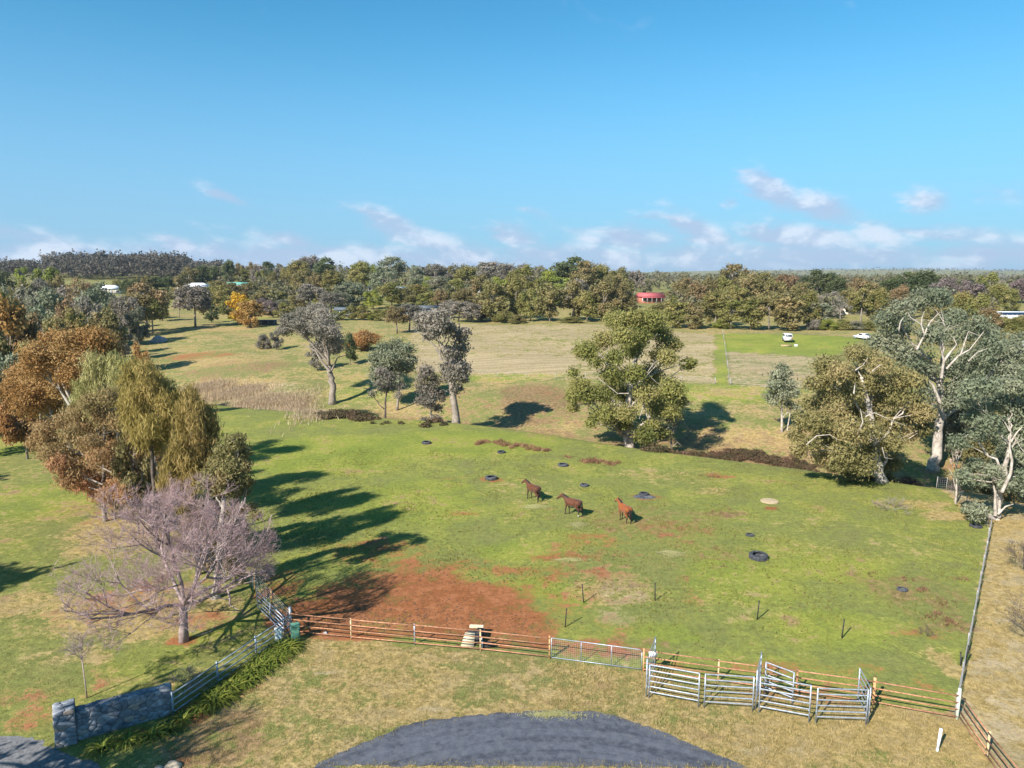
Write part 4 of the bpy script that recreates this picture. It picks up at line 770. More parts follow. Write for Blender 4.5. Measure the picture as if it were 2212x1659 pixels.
# rows: (where it stands, group, [(px, distance, top row, width, colour+shape)])
ROWS = [
 ('in garden row below the long shed', 'garden trees edging the fields', [
  (618, 250, 655, 38, 'oR'), (647, 252, 664, 26, 'lB'), (724, 246, 672, 22, 'lC'), (742, 246, 672, 22, 'oC'), (760, 246, 661, 26, 'oR'), (782, 246, 661, 34, 'oR'), (804, 245, 678, 20, 'lC'), (820, 245, 668, 30, 'oC'), (845, 243, 660, 36, 'oR')]),
 ('behind the tall ragged gum', 'gums by the dry field', [
  (858, 200, 664, 42, 'rG'), (884, 204, 657, 50, 'mG'), (990, 236, 652, 44, 'mG'), (1018, 236, 655, 40, 'mR')]),
 ('in row along the dry field', 'front row along the dry field', [
  (1064, 240, 612, 62, 'bR'), (1112, 246, 604, 46, 'oR'), (1117, 232, 680, 34, 'oB'), (1146, 238, 628, 44, 'oR'), (1188, 236, 616, 56, 'bR'), (1236, 240, 606, 46, 'bC'), (1268, 234, 632, 46, 'oR'), (1300, 234, 612, 56, 'bR'), (1340, 238, 616, 50, 'bR'), (1356, 240, 640, 30, 'bC'), (1236, 229, 684, 46, 'oB'), (1086, 236, 668, 36, 'oB'), (1040, 242, 640, 36, 'bC')]),
 ('in row behind the green paddock', 'row behind the green paddock', [
  (1424, 222, 655, 44, 'bR'), (1461, 208, 642, 44, 'oC'), (1503, 205, 653, 42, 'bC'), (1547, 214, 632, 60, 'oR'), (1580, 204, 648, 44, 'oC'), (1622, 204, 642, 46, 'oC'), (1661, 203, 640, 46, 'bG'), (1706, 202, 632, 56, 'bC'), (1744, 208, 634, 44, 'oR'), (1777, 212, 655, 34, 'uC'), (1814, 212, 640, 34, 'mO'), (1858, 214, 622, 46, 'oG'), (1894, 214, 626, 42, 'oR'), (1560, 206, 690, 40, 'lB')]),
 ('in shrub line behind the white vehicles', 'shrubs along the back fence', [
  (1760, 202, 690, 30, 'mB'), (1788, 201, 690, 36, 'lB'), (1820, 200, 690, 40, 'oB'), (1850, 199, 693, 34, 'gB'), (1880, 198, 690, 36, 'oB')]),
 ('on garden slope left of long shed', 'garden trees on the left slope', [
  (568, 420, 584, 24, 'oR'), (592, 400, 588, 26, 'bR'), (618, 420, 582, 30, 'oR'), (649, 410, 566, 52, 'oR'), (707, 405, 557, 48, 'dG'), (671, 440, 555, 50, 'mG'), (656, 350, 586, 44, 'bR'), (684, 345, 590, 34, 'bR'), (721, 340, 586, 46, 'oR'), (671, 285, 614, 56, 'mG'), (716, 275, 632, 44, 'mG'), (760, 300, 612, 66, 'uR'), (787, 390, 577, 44, 'oG'), (782, 430, 567, 50, 'oR'), (806, 410, 573, 28, 'lR'), (829, 370, 577, 52, 'uR'), (640, 300, 640, 40, 'bR'), (600, 300, 630, 44, 'oR'), (690, 268, 655, 34, 'mR'), (575, 320, 620, 44, 'bR'), (540, 330, 612, 44, 'bR')]),
 ('around the long white ridge shed', 'trees round the long white shed', [
  (846, 440, 556, 56, 'uG'), (898, 430, 577, 34, 'uR'), (846, 300, 612, 54, 'oR'), (806, 285, 628, 34, 'lR'), (900, 310, 616, 50, 'oR'), (876, 300, 622, 36, 'bR'), (926, 380, 600, 30, 'lR'), (951, 350, 598, 50, 'gR'), (954, 280, 627, 34, 'rR'), (937, 470, 574, 60, 'mR'), (972, 480, 576, 34, 'bR'), (1010, 420, 578, 52, 'oR'), (1004, 290, 626, 48, 'bR'), (925, 290, 632, 44, 'oR'), (985, 340, 604, 40, 'oR'), (970, 250, 650, 40, 'mR')]),
 ('on rise left of the red roof', 'trees on the central rise', [
  (1076, 330, 600, 46, 'lR'), (1062, 450, 567, 60, 'mG'), (1126, 430, 572, 50, 'mG'), (1095, 440, 572, 44, 'mR'), (1132, 340, 576, 46, 'oR'), (1183, 330, 584, 36, 'lC'), (1239, 360, 556, 76, 'dG'), (1264, 340, 566, 52, 'bG'), (1297, 350, 574, 44, 'oR'), (1339, 340, 580, 44, 'bR'), (1372, 400, 586, 30, 'mG'), (1330, 290, 597, 40, 'bR'), (1242, 290, 604, 48, 'mC'), (1210, 300, 598, 44, 'lC'), (1160, 300, 604, 50, 'oR'), (1112, 330, 590, 50, 'oR'), (1040, 340, 596, 40, 'bR'), (1310, 300, 600, 46, 'bR')]),
 ('in deep wood right of red roof', 'deep wood on the right', [
  (1468, 300, 612, 50, 'bR'), (1484, 280, 626, 40, 'bR'), (1503, 260, 612, 48, 'rR'), (1530, 270, 604, 44, 'bR'), (1580, 330, 572, 58, 'bG'), (1586, 260, 618, 54, 'oR'), (1630, 270, 592, 66, 'bR'), (1668, 250, 604, 50, 'bR'), (1695, 290, 596, 62, 'rR'), (1764, 330, 585, 66, 'dR'), (1806, 300, 602, 44, 'dR'), (1853, 310, 602, 56, 'rR'), (1794, 250, 632, 40, 'mR'), (1730, 280, 612, 44, 'bR'), (1830, 260, 626, 44, 'bR'), (1880, 270, 614, 44, 'bR'), (1560, 300, 600, 44, 'oR'), (1610, 300, 596, 44, 'bR'), (1650, 330, 590, 44, 'bR'), (1480, 330, 602, 44, 'rR')]),
 ('beyond the huge pale gum', 'trees beyond the pale gum', [
  (1922, 290, 602, 48, 'dR'), (1958, 310, 588, 54, 'dG'), (1994, 300, 588, 56, 'dR'), (1942, 240, 620, 44, 'rR'), (2042, 280, 603, 56, 'tR'), (2086, 270, 608, 56, 'tR'), (2133, 330, 592, 44, 'oR'), (2150, 260, 616, 40, 'oR'), (2182, 270, 626, 34, 'oR'), (2075, 200, 634, 52, 'oR'), (2110, 190, 640, 46, 'oR'), (2020, 210, 640, 44, 'bR'), (2206, 330, 604, 44, 'tR'), (2168, 190, 682, 44, 'oB'), (2204, 185, 680, 50, 'oB'), (2130, 170, 668, 44, 'rR'), (2120, 130, 700, 70, 'bR'), (2190, 120, 740, 80, 'uR'), (2070, 105, 760, 70, 'uR'), (2215, 95, 800, 90, 'uR'), (2160, 100, 770, 80, 'gR'), (2100, 85, 860, 70, 'gR'), (2200, 75, 900, 90, 'gR')]),
 ('in stand above the orange trees', 'gum stand on the left slope', [
  (66, 190, 622, 64, 'gG'), (112, 180, 628, 70, 'uG'), (172, 200, 602, 56, 'rO'), (150, 215, 622, 50, 'mG'), (217, 185, 620, 66, 'uR'), (153, 160, 656, 50, 'rR'), (174, 145, 676, 54, 'oR'), (238, 150, 672, 62, 'bG'), (281, 205, 642, 50, 'mG'), (318, 215, 612, 74, 'rG'), (330, 212, 650, 40, 'oG'), (104, 150, 660, 50, 'uO'), (40, 160, 650, 60, 'bR'), (200, 170, 650, 50, 'mR'), (130, 140, 690, 50, 'bR'), (20, 150, 630, 50, 'oR'), (95, 230, 606, 46, 'mG'), (130, 240, 600, 44, 'bR'), (195, 235, 612, 40, 'rR'), (240, 225, 634, 40, 'gR'), (262, 215, 650, 36, 'bR'), (60, 220, 612, 46, 'bR'), (300, 190, 668, 40, 'gR'), (210, 150, 690, 44, 'gR'), (85, 170, 650, 46, 'gR'), (5, 200, 620, 50, 'gR'), (180, 215, 626, 44, 'uR'), (265, 165, 690, 36, 'mR'), (350, 250, 640, 30, 'oR'), (300, 255, 628, 34, 'mR')]),
 ('behind the big orange gum', 'rusty trees at the left margin', [
  (30, 100, 656, 100, 'nR'), (85, 104, 690, 70, 'rR'), (10, 92, 720, 80, 'bR'), (90, 92, 740, 76, 'bG'), (-20, 78, 770, 90, 'uR'), (225, 110, 715, 70, 'nR'), (40, 84, 770, 60, 'uG'), (150, 96, 725, 70, 'nR'), (60, 76, 800, 70, 'nR')]),
 ('in hedge near the white-roofed house', 'hedge trees by the white-roofed house', [
  (278, 330, 606, 28, 'dR'), (298, 335, 602, 26, 'dR'), (318, 345, 598, 30, 'bR'), (340, 350, 600, 30, 'dR'), (362, 360, 600, 26, 'dR'), (385, 370, 598, 28, 'bR'), (410, 420, 578, 34, 'bR'), (440, 430, 576, 34, 'dR'), (465, 430, 578, 30, 'dR'), (210, 400, 612, 24, 'bR'), (255, 380, 606, 26, 'oR')]),
 ('at the far left skyline', 'poplars on the left skyline', [
  (52, 330, 578, 24, 'lC'), (87, 335, 580, 24, 'lC'), (120, 330, 578, 30, 'lC'), (10, 300, 590, 50, 'dR'), (-15, 280, 600, 50, 'dR'), (30, 270, 622, 30, 'bR')]),
 ('around the two golden trees', 'trees around the golden pair', [
  (478, 290, 620, 46, 'oR'), (458, 245, 660, 28, 'dR'), (502, 300, 612, 44, 'bR'), (440, 275, 636, 34, 'bR'), (495, 260, 640, 34, 'oR'), (400, 300, 640, 30, 'oB'), (570, 270, 646, 36, 'tR'), (590, 262, 652, 34, 'tR'), (345, 260, 668, 18, 'gR'), (470, 330, 608, 40, 'bR'), (455, 310, 622, 36, 'oR'), (520, 320, 618, 40, 'rR'), (560, 290, 634, 36, 'bR'), (610, 275, 648, 36, 'gR'), (650, 290, 636, 44, 'bR'), (700, 300, 622, 40, 'oR'), (740, 285, 634, 40, 'gR'), (380, 320, 622, 30, 'bR')]),
 ('on skyline behind green-roofed shed', 'skyline trees left of centre', [
  (497, 460, 564, 28, 'dR'), (518, 470, 570, 24, 'bR'), (545, 480, 568, 22, 'bR'), (580, 470, 566, 26, 'dG'), (560, 450, 574, 30, 'mR'), (608, 460, 578, 24, 'mR'), (530, 460, 582, 30, 'oR')]),
]
def table_trees():
    for where, grp, rows in ROWS:
        by = {}
        for q in sorted(rows): by.setdefault(q[4], []).append(q)
        for code, lst in by.items():
            for i, (px, Y, top, w, c) in enumerate(lst):
                P = on(px, Y); h = max(1.2, up_to(P, top)); wm = w * scale_at(P) * 1.36
                kn, kl = KIND[c[0]]; sn, sl = SHP[c[1]]
                pos = '' if len(lst) == 1 else (ORD[i] + ' such from the left, ')
                lab = f'{kl} {sl}, {pos}{where}'
                belt_tree(NAMES[c[1]], lab, P, h, wm, sn, LEAF[kn], 'shrub' if c[1] == 'B' else 'tree', grp)
table_trees()
def single(px, Y, top, w, c, name, label, cat='tree'):
    P = on(px, Y); return belt_tree(name, label, P, up_to(P, top), w * scale_at(P) * 1.08, SHP[c[1]][0], LEAF[KIND[c[0]][0]], cat)
single(422, 228, 617, 76, 'mG', 'gum_tree', 'lone gum with a pale fan of branches on the left paddock')
single(517, 236, 636, 62, 'yR', 'golden_tree', 'taller golden autumn tree, left of the pair on the paddock')
single(540, 226, 652, 70, 'nR', 'golden_tree', 'wider orange-gold autumn tree, right of the pair on the paddock')
single(570, 178, 722, 34, 'mB', 'bush', 'grey-mauve bush, left of two on the open slope', 'shrub')
single(596, 176, 715, 30, 'mR', 'round_tree', 'small mauve tree beside the grey bush on the open slope')
single(685, 148, 740, 44, 'mR', 'round_tree', 'small mauve-grey tree left behind the leaning lone gum')
single(757, 152, 722, 34, 'dR', 'round_tree', 'little dark tree right behind the leaning lone gum')
single(783, 170, 712, 84, 'nB', 'autumn_tree', 'low orange autumn tree behind the leaning lone gum')
single(310, 96, 748, 52, 'nR', 'round_tree', 'small rust-orange round tree standing clear, right of the big orange gum')
single(268, 100, 745, 40, 'rR', 'round_tree', 'small red-brown tree just left of the clear-standing rust-orange one')
single(300, 53, 900, 90, 'bR', 'round_tree', 'brown-green tree filling the middle of the left-hand group')
single(480, 49, 985, 80, 'oR', 'round_tree', 'olive tree just behind the bushy gum of the left-hand group')
single(375, 60, 860, 90, 'bR', 'round_tree', 'brown-green tree behind the tall she-oaks of the left-hand group')
single(250, 62, 880, 110, 'rR', 'round_tree', 'reddish-brown tree behind the wide red-brown gum')
single(508, 44, 1075, 60, 'oB', 'bush', 'olive bush at the foot of the bushy gum', 'shrub')
single(420, 50, 1090, 70, 'bB', 'bush', 'brown bush under the tall she-oaks of the left-hand group', 'shrub')
single(455, 47, 1125, 76, 'bB', 'bush', 'brown bush between the pale slanting trunk and the she-oak trunk', 'shrub')
single(505, 51, 1050, 66, 'oB', 'bush', 'olive bush on the paddock side of the left-hand group', 'shrub')
single(2060, 82, 860, 100, 'gR', 'round_tree', 'grey-green tree just right of the huge pale gum trunk')
single(2185, 66, 930, 110, 'uR', 'round_tree', 'blue-green tree at the right edge behind the many-stemmed gum')
single(2110, 70, 940, 80, 'bR', 'round_tree', 'brownish tree behind the pale stems of the many-stemmed gum')
single(2100, 57.5, 1086, 46, 'uB', 'bush', 'low blue-green bush under the many-stemmed gum', 'shrub')
single(2185, 62, 1030, 60, 'bB', 'bush', 'scrubby brown bush at the right edge behind the many-stemmed gum', 'shrub')
single(2075, 66, 1040, 44, 'tB', 'bush', 'leafless mauve scrub on the bank beside the pale gum', 'shrub')
single(750, 103, 892, 130, 'dB', 'bramble', 'low dark bramble mound on the creek edge, left of the gums', 'shrub')

# ---- brambles and weeds as ground-hugging masses
def mass(name, label, spots, leaf, size, aspect, cover, seed, hang=0., flat=.5, cat=None, kind='stuff'):
    rng = np.random.default_rng(seed); C = []; Rr = []
    for px, py, rpx, n in spots:
        c = at(px, py); r = rpx * scale_at(c)
        for _ in range(n):
            x = c.x + rng.normal() * r * .5; y = c.y + rng.normal() * r * .45; q = r * (.18 + .26 * rng.random()); C.append((x, y, H(x, y) + q * .25)); Rr.append(q)
    V, F, t = leaves(rng, C, Rr, size, aspect, cover, hang, .6, flat, nmax=900)
    o = mobj(name, np_mesh(name, V, F, leaf, t)); tag(o, label, cat, kind=kind); return o
mass('bramble_patch', 'dark red-brown bramble thicket on the creek edge right of centre', [(1550, 988, 30, 14), (1585, 985, 36, 18), (1620, 986, 36, 20), (1655, 992, 34, 18), (1690, 1000, 28, 12), (1725, 1008, 28, 12), (1760, 1014, 26, 10)], LEAF['bramble'], .2, .5, .9, 41)
mass('bramble_fringe', 'reddish bramble fringe at the foot of the leaning gums', [(700, 900, 30, 10), (745, 900, 46, 24), (790, 905, 34, 12), (830, 916, 24, 4), (940, 917, 36, 6), (1420, 975, 50, 9), (1500, 982, 40, 8)], LEAF['bramble'], .26, .5, .9, 42)
mass('dead_weeds', 'long strip of brown dead weeds in the paddock behind the horses', [(1040, 957, 20, 8), (1066, 956, 22, 9), (1090, 961, 20, 7), (1115, 963, 20, 7), (1140, 967, 18, 6), (1165, 970, 18, 6), (1185, 973, 16, 5)], LEAF['weed'], .42, .09, .5, 43, hang=.55, flat=.6)
mass('dead_weeds', 'brown dead weed patch left of the big tractor tyres on the paddock crest', [(1265, 998, 18, 6), (1290, 999, 22, 8), (1315, 1003, 20, 7), (1240, 990, 14, 3)], LEAF['weed'], .42, .09, .5, 44, hang=.55, flat=.6)
mass('dead_weeds', 'scattered brown weeds near the right-hand wire fence', [(1990, 1275, 26, 5), (2040, 1300, 30, 6), (2010, 1330, 34, 7), (2060, 1350, 24, 5), (1960, 1250, 20, 4), (1880, 1240, 20, 3), (2070, 1250, 20, 4), (1560, 1108, 24, 4), (1530, 1028, 26, 4)], LEAF['weed'], .26, .1, .14, 45, hang=.55, flat=.4)
mass('creek_scrub', 'tangled brown scrub along the creek bed', [(2060, 1050, 40, 6), (2100, 1060, 40, 6), (1800, 1015, 34, 6), (1840, 1026, 34, 6), (1960, 1046, 40, 5)], LEAF['bramble'], .22, .4, .6, 46)

def reeds():
    rng = np.random.default_rng(8); Vs = []; ts = []
    for px, py, rx, ry, n in ((450, 838, 46, 12, 5000), (510, 850, 56, 13, 8000), (570, 868, 56, 13, 8000), (630, 884, 46, 11, 5000), (690, 893, 44, 8, 2400)):
        c = at(px, py); s = scale_at(c); a = at(px, py - ry); b = at(px, py + ry)
        x = c.x + rng.normal(size=n) * rx * s * .55; y = rng.normal(size=n) * (a.y - b.y) / 4 + c.y; z = Hn(x, y)
        h = .25 + .65 * rng.random(n) ** 1.3; th = rng.random(n) * 6.283; w = .03 + .04 * rng.random(n); lx = rng.normal(size=n) * .25; ly = rng.normal(size=n) * .25
        Vs.append(np.stack([np.stack([x - np.cos(th) * w, y - np.sin(th) * w, z - .05], -1), np.stack([x + np.cos(th) * w, y + np.sin(th) * w, z - .05], -1), np.stack([x + lx, y + ly, z + h], -1)], 1).reshape(-1, 3)); ts.append(np.repeat(rng.random(n), 3))
    V = np.vstack(Vs); o = mobj('reeds', np_mesh('reeds', V, np.arange(len(V)).reshape(-1, 3), LEAF['reed'], np.concatenate(ts)))
    tag(o, 'band of pale dry reeds along the creek on the left', 'reeds', kind='stuff')
reeds()

def far_forest():
    rng = np.random.default_rng(77); C = []; Rr = []; tc = []
    def stand(n, f, h0, h1, tint):
        k = 0
        while k < n:
            px, Y = f()
            if Y < 420 and any(a < px < b for a, b in ((1366, 1446), (838, 900), (490, 545), (400, 458), (215, 268), (1014, 1046), (800, 830), (1800, 1870), (2130, 2240), (870, 950))): continue
            P = on(px, Y); h = rng.uniform(h0, h1); k += 1; tb = tint()
            for _ in range(6 if Y < 1000 else 3):
                a = rng.random() * 6.283; r = h * .32 * rng.random() ** .5
                C.append((P.x + r * math.cos(a), P.y + r * math.sin(a), P.z + h * rng.uniform(.3, .88))); Rr.append(h * rng.uniform(.14, .24)); tc.append(min(1, max(0, tb + rng.normal() * .1)))
    out = []
    U = rng.uniform
    stand(520, lambda: (U(-250, 480), U(560, 900)), 11, 18, lambda: U(.2, .75)); stand(420, lambda: (U(110, 410), U(600, 860)), 17, 25, lambda: U(.2, .75))
    V, F, t = leaves(rng, C, Rr, 2.0, .75, .9, 0, .9, .9, nmax=14, tint_c=tc)
    o = mobj('ridge_forest', np_mesh('ridge_forest', V, F, LEAF['ridge'], t)); tag(o, 'dark mauve-brown forest covering the ridge on the left skyline', 'woodland', kind='stuff')
    C.clear(); Rr.clear(); tc.clear()
    stand(230, lambda: (U(420, 1400), U(290, 500)), 5, 9, lambda: U(.1, .9))
    stand(260, lambda: (U(1400, 2450), U(235, 400)), 5, 9, lambda: U(.1, .9))
    stand(200, lambda: (U(420, 1180), U(500, 760)), 8, 14, lambda: U(.1, .9))
    stand(420, lambda: (U(1150, 2450), U(340, 700)), 7, 13, lambda: U(.2, 1.))
    stand(260, lambda: (U(1300, 2450), U(700, 1500)), 8, 14, lambda: U(.2, .8))
    V, F, t = leaves(rng, C, Rr, 1.4, .7, .8, 0, .9, .85, nmax=14, tint_c=tc)
    o = mobj('distant_wood', np_mesh('distant_wood', V, F, LEAF['farwood'], t)); tag(o, 'far-off mass of eucalypt woodland along the skyline', 'woodland', kind='stuff')
    C.clear(); Rr.clear(); tc.clear()
    stand(330, lambda: (U(1250, 2500), U(2600, 4300)), 9, 16, lambda: U(.2, .7)); stand(260, lambda: (U(1650, 2500), U(4300, 5600)), 10, 17, lambda: U(.2, .7)); stand(160, lambda: (U(-300, 1300), U(1000, 2200)), 10, 16, lambda: U(.2, .7))
    stand(420, lambda: (U(1200, 2500), U(1400, 3200)), 9, 15, lambda: U(.2, .7))
    V, F, t = leaves(rng, C, Rr, 4.0, .8, .7, 0, .9, .9, nmax=16, tint_c=tc)
    o = mobj('horizon_trees', np_mesh('horizon_trees', V, F, LEAF['farwood'], t)); tag(o, 'tiny hazy trees dotted over the farthest hills', 'woodland', kind='stuff')
LEAF['ridge'] = leafmat('ridge forest', (.060, .058, .042), (.095, .085, .066), (.130, .105, .085), objrand=0)
LEAF['farwood'] = leafmat('distant woodland', (.095, .100, .050), (.150, .135, .075), (.205, .160, .105), objrand=0)
far_forest()
# ------------------------------------------------------------------ fences, gates and yard panels
RUST = surf('rusty pipe', (.270, .115, .058), (.460, .245, .140), 9, .75, spec=.35, c3=(.22, .085, .042), objrand=.14)
CREAM = surf('faded cream post', (.46, .33, .17), (.62, .50, .30), 8, .75, c3=(.40, .20, .10))
GALV = surf('galvanised steel', (.25, .28, .33), (.43, .47, .53), 7, .45, .45, .5, objrand=.1)
STEEL = surf('blue-grey steel rail', (.20, .25, .30), (.34, .40, .45), 7, .5, .3, .5)
PALEG = surf('pale green post', (.46, .52, .42), (.66, .70, .58), 6, .7)
WIRE = surf('fence wire', (.42, .42, .43), (.56, .56, .57), 9, .6, .2)
DARKST = surf('black steel picket', (.030, .028, .026), (.065, .058, .05), 9, .7)
def tubeobj(name, a, b, r, mat, par, sides=7, mid=None):
    pts = [a, b] if mid is None else [a, mid, b]
    return MB().tube(pts, r, sides).build(name, mat, par, smooth=True)
def pipe_fence(name, label, pts, heights, rails, mat, post_mats, r=.032, pr=.045, group=None, cat='fence', post=True, jit=.012, seed=1):
    rg = random.Random(seed); o = empty(name, pts[0], label, cat, group); O = pts[0]
    for k, p in enumerate(pts):
        if post_mats[k] is not None: tubeobj('post', p - O + Vector((0, 0, -.1)), p - O + Vector((0, 0, heights[k])), pr if heights[k] < 1.35 else pr * 1.5, post_mats[k], o, 8)
    for a, b, ha, hb in zip(pts, pts[1:], heights, heights[1:]):
        ln = (b - a).to_2d().length
        for f in rails:
            z0 = f + rg.uniform(-jit, jit); z1 = f + rg.uniform(-jit, jit)
            A = a - O + Vector((0, 0, z0)); B = b - O + Vector((0, 0, z1)); d = (B - A).normalized() * .01
            M = (A + B) / 2 + Vector((0, 0, rg.uniform(-.02, .005)))
            n = Vector((-(B - A).y, (B - A).x, 0)).normalized() * -(pr + r * .6)
            tubeobj('rail', A + d + n, B - d + n, r, mat, o, 7, M + n)
    return o
RUSTR = (.16, .50, .84, 1.18)
pipe_fence('pipe_fence', 'rusty four-rail pipe fence along the bare red earth, left of the mesh gate', FR, [1.5, 1.22, 1.22, 1.22, 1.30], RUSTR, RUST, [None, CREAM, GALV, CREAM, surf('rusty post', (.40, .20, .08), (.58, .36, .18), 8, .75)], seed=2)
pipe_fence('pipe_fence', 'rusty four-rail pipe fence behind the cattle panels, right of the mesh gate', FR2, [1.25, 1.22, 1.22, 1.35, 1.5], RUSTR, RUST, [MATS['rusty post'], CREAM, RUST, MATS['rusty post'], PALEG], seed=3)
pipe_fence('pipe_fence', 'rusty rail fence running down the right edge beside the dry track', [CORNER_E + Vector((.12, -.12, 0)), DOWN1, DOWN2], [1.22, 1.22, 1.22], (.16, .42, .80, 1.16), RUST, [None, CREAM, CREAM], seed=4)
pipe_fence('rail_fence', 'blue-grey steel rail fence climbing from the stone wall to the corner post', LF, [1.15, 1.2, 1.2, 1.55], (.22, .52, .82, 1.12), STEEL, [STEEL, GALV, GALV, STEEL], r=.034, pr=.05, seed=5)
# corner-post bands
# mesh gate
def mesh_gate():
    a = FR[-1].copy(); b = GATE_END.copy(); d = (b - a).normalized(); a += d * .10; b -= d * .10; O = a
    o = empty('mesh_gate', a, 'galvanised tube gate filled with wire mesh between the rusty fences', 'gate')
    L = (b - a).length; h0, h1 = .10, 1.18
    def pt(s, z): return a + d * (L * s) - O + Vector((0, 0, z))
    m = MB()
    m.tube([pt(0, h0), pt(0, h1)], .022, 7).tube([pt(0, h1), pt(.97, h1 - .02), pt(1, h1 - .14)], .022, 7).tube([pt(1, h1 - .14), pt(1, h0)], .022, 7).tube([pt(1, h0), pt(0, h0)], .022, 7)
    m.build('frame', GALV, o, True)
    for s in (.335, .67): tubeobj('brace', pt(s, h0), pt(s, h1), .02, GALV, o)
    w = MB()
    for k in range(1, 10): w.tube([pt(0, h0 + (h1 - h0) * k / 10), pt(1, h0 + (h1 - h0) * k / 10)], .0028, 3, False)
    for k in range(1, 44): w.tube([pt(k / 44, h0), pt(k / 44, h1 - .02)], .0024, 3, False)
    tag(w.build('wire_mesh', WIRE, o), kind='stuff')
mesh_gate()
# sign on the gate post
def sign():
    p = GATE_END + (FR2[1] - GATE_END).normalized() * .42
    o = empty('sign', p + Vector((0, -.1, .95)), 'blank white metal sign wired to the rusty fence beside the mesh gate', 'sign')
    MB().box((0, -.03, .11), (.42, .008, .30)).build('plate', surf('white enamel', (.74, .74, .73), (.84, .84, .83), 5, .5), o)
    MB().box((-.16, -.012, .11), (.02, .03, .02)).box((.16, -.012, .11), (.02, .03, .02)).build('clip', GALV, o)
sign()
def cattle_panel(label, a, b, h=1.72, rails=6, name='cattle_panel', cat='panel', group='galvanised cattle yard panels', z0=.32):
    O = a.copy(); o = empty(name, a, label, cat, group); d = (b - a).normalized(); a = a + d * .06; b = b - d * .06
    for p in (a, b): 
        q = p - O; MB().box((q.x, q.y, h / 2 - .03), (.055, .055, h + .06), math.atan2(d.y, d.x)).build('upright', GALV, o)
    for k in range(rails):
        z = z0 + (h - .03 - z0) * k / (rails - 1)
        A = a - O + d * .03 + Vector((0, 0, z)); B = b - O - d * .03 + Vector((0, 0, z))
        m = MB(); n = Vector((-d.y, d.x, 0)) * .018; u = Vector((0, 0, 1)) * .036
        # flattened oval rail
        ring = lambda c: [c + n * math.cos(t) + u * math.sin(t) for t in np.arange(8) * math.pi / 4]
        V = ring(A) + ring(B); m.add([tuple(v) for v in V], [(i, (i + 1) % 8, 8 + (i + 1) % 8, 8 + i) for i in range(8)]); m.build('rail', GALV, o, True)
    for p in (a, b):
        q = p - O; m = MB()
        for z in (.55, h - .25): m.box((q.x, q.y, z), (.09, .03, .08), math.atan2(d.y, d.x) + .6)
        m.build('lug', GALV, o)
    return o
p0, p1, p1b, p2, p2b, p3, p3b, p4 = [at(*q) for q in ((1399, 1507), (1511, 1528), (1518, 1529), (1628, 1536), (1636, 1539), (1750, 1560), (1759, 1562), (1873, 1566))]
cattle_panel('galvanised panel at the left end of the cattle yard front', p0, p1)
cattle_panel('galvanised panel second from the left in the cattle yard front', p1b, p2)
cattle_panel('galvanised panel third from the left in the cattle yard front', p2b, p3, h=1.8)
cattle_panel('galvanised panel at the right end of the cattle yard front', p3b, p4)
cattle_panel('galvanised side panel seen edge-on at the left end of the cattle yard', p0 + Vector((-.08, .02, 0)), at(1414, 1452), h=1.95)
cattle_panel('galvanised divider panel seen edge-on in the middle of the cattle yard', p2 + Vector((.10, .10, 0)), at(1641, 1487), h=1.95)
cattle_panel('galvanised side panel at the right end of the cattle yard', p4 + Vector((.08, .05, 0)), at(1851, 1516), h=1.75)
cattle_panel('galvanised panel swung slantwise inside the right-hand yard pen', at(1641, 1492) + Vector((.12, -.15, 0)), at(1714, 1522), h=1.62, rails=5)

# wire fences
def wire_fence(label, pts, spacing, h, mat_post, n_h, v_sp, seed=1, pr=.04, name='wire_fence', wr=.006):
    rg = random.Random(seed); O = pts[0].copy(); o = empty(name, O, label, 'fence'); w = MB()
    for a, b in zip(pts, pts[1:]):
        L = (b - a).to_2d().length; n = max(1, round(L / spacing)); d2 = (b - a)
        prev = None
        for i in range(n + 1):
            p = a + d2 * (i / n); p.z = H(p.x, p.y)
            if i or a is pts[0]:
                lean = Vector((rg.gauss(0, .02), rg.gauss(0, .02), h + rg.uniform(.02, .12)))
                tubeobj('post', p - O + Vector((0, 0, -.1)), p - O + lean, pr * rg.uniform(.8, 1.2), mat_post, o, 6)
            if prev is not None:
                for k in range(n_h):
                    z = .08 + (h - .1) * k / (n_h - 1); w.tube([prev - O + Vector((0, 0, z)), p - O + Vector((0, 0, z))], wr if k < n_h - 1 else wr * 1.5, 3, False)
                m = int((p - prev).length / v_sp)
                for k in range(1, m): 
                    q = prev.lerp(p, k / m) - O; w.tube([q + Vector((0, 0, .08)), q + Vector((0, 0, h - .1))], wr * .8, 3, False)
            prev = p
    tag(w.build('wire', WIRE, o), kind='stuff'); return o
GREYP = surf('weathered post', (.24, .22, .21), (.40, .37, .35), 6, .9)
wire_fence('grey wire-mesh fence with weathered posts between the paddock and the dry track', [RF[0] + Vector((.02, .15, 0)), RF[1], RF[1] + Vector((4, 14, 0))], 3.2, 1.15, GREYP, 6, .6, 3, pr=.032, wr=.006)
wire_fence('wire-mesh fence running back from the corner post below the bare garden tree', [FR[0] + Vector((-.05, .12, 0)), BK1, BK2], 2.8, 1.25, MATS['rusty post'], 8, .3, 4, wr=.007)
def field_fence(label, a, b, sp, h=1.1):
    O = on(*a); Pts = [O, on(*b)]; return wire_fence(label, Pts, sp, h, GREYP, 4, 99, 5, .05, wr=.008)
pA, pB = at(900, 804), at(1545, 830); 
def free_fence(label, A, B, sp, seed):
    o = wire_fence(label, [A, B], sp, 1.1, GREYP, 4, 99, seed, .055, wr=.009); return o
free_fence('thin wire fence along the lower edge of the dry field', pA, pB, 6, 6)
free_fence('thin wire fence between the mown strip and the grey field', at(1575, 831), at(1561, 722), 14, 7)
free_fence('thin wire fence below the grey field on the right', at(1578, 832), at(1745, 842), 5, 8)
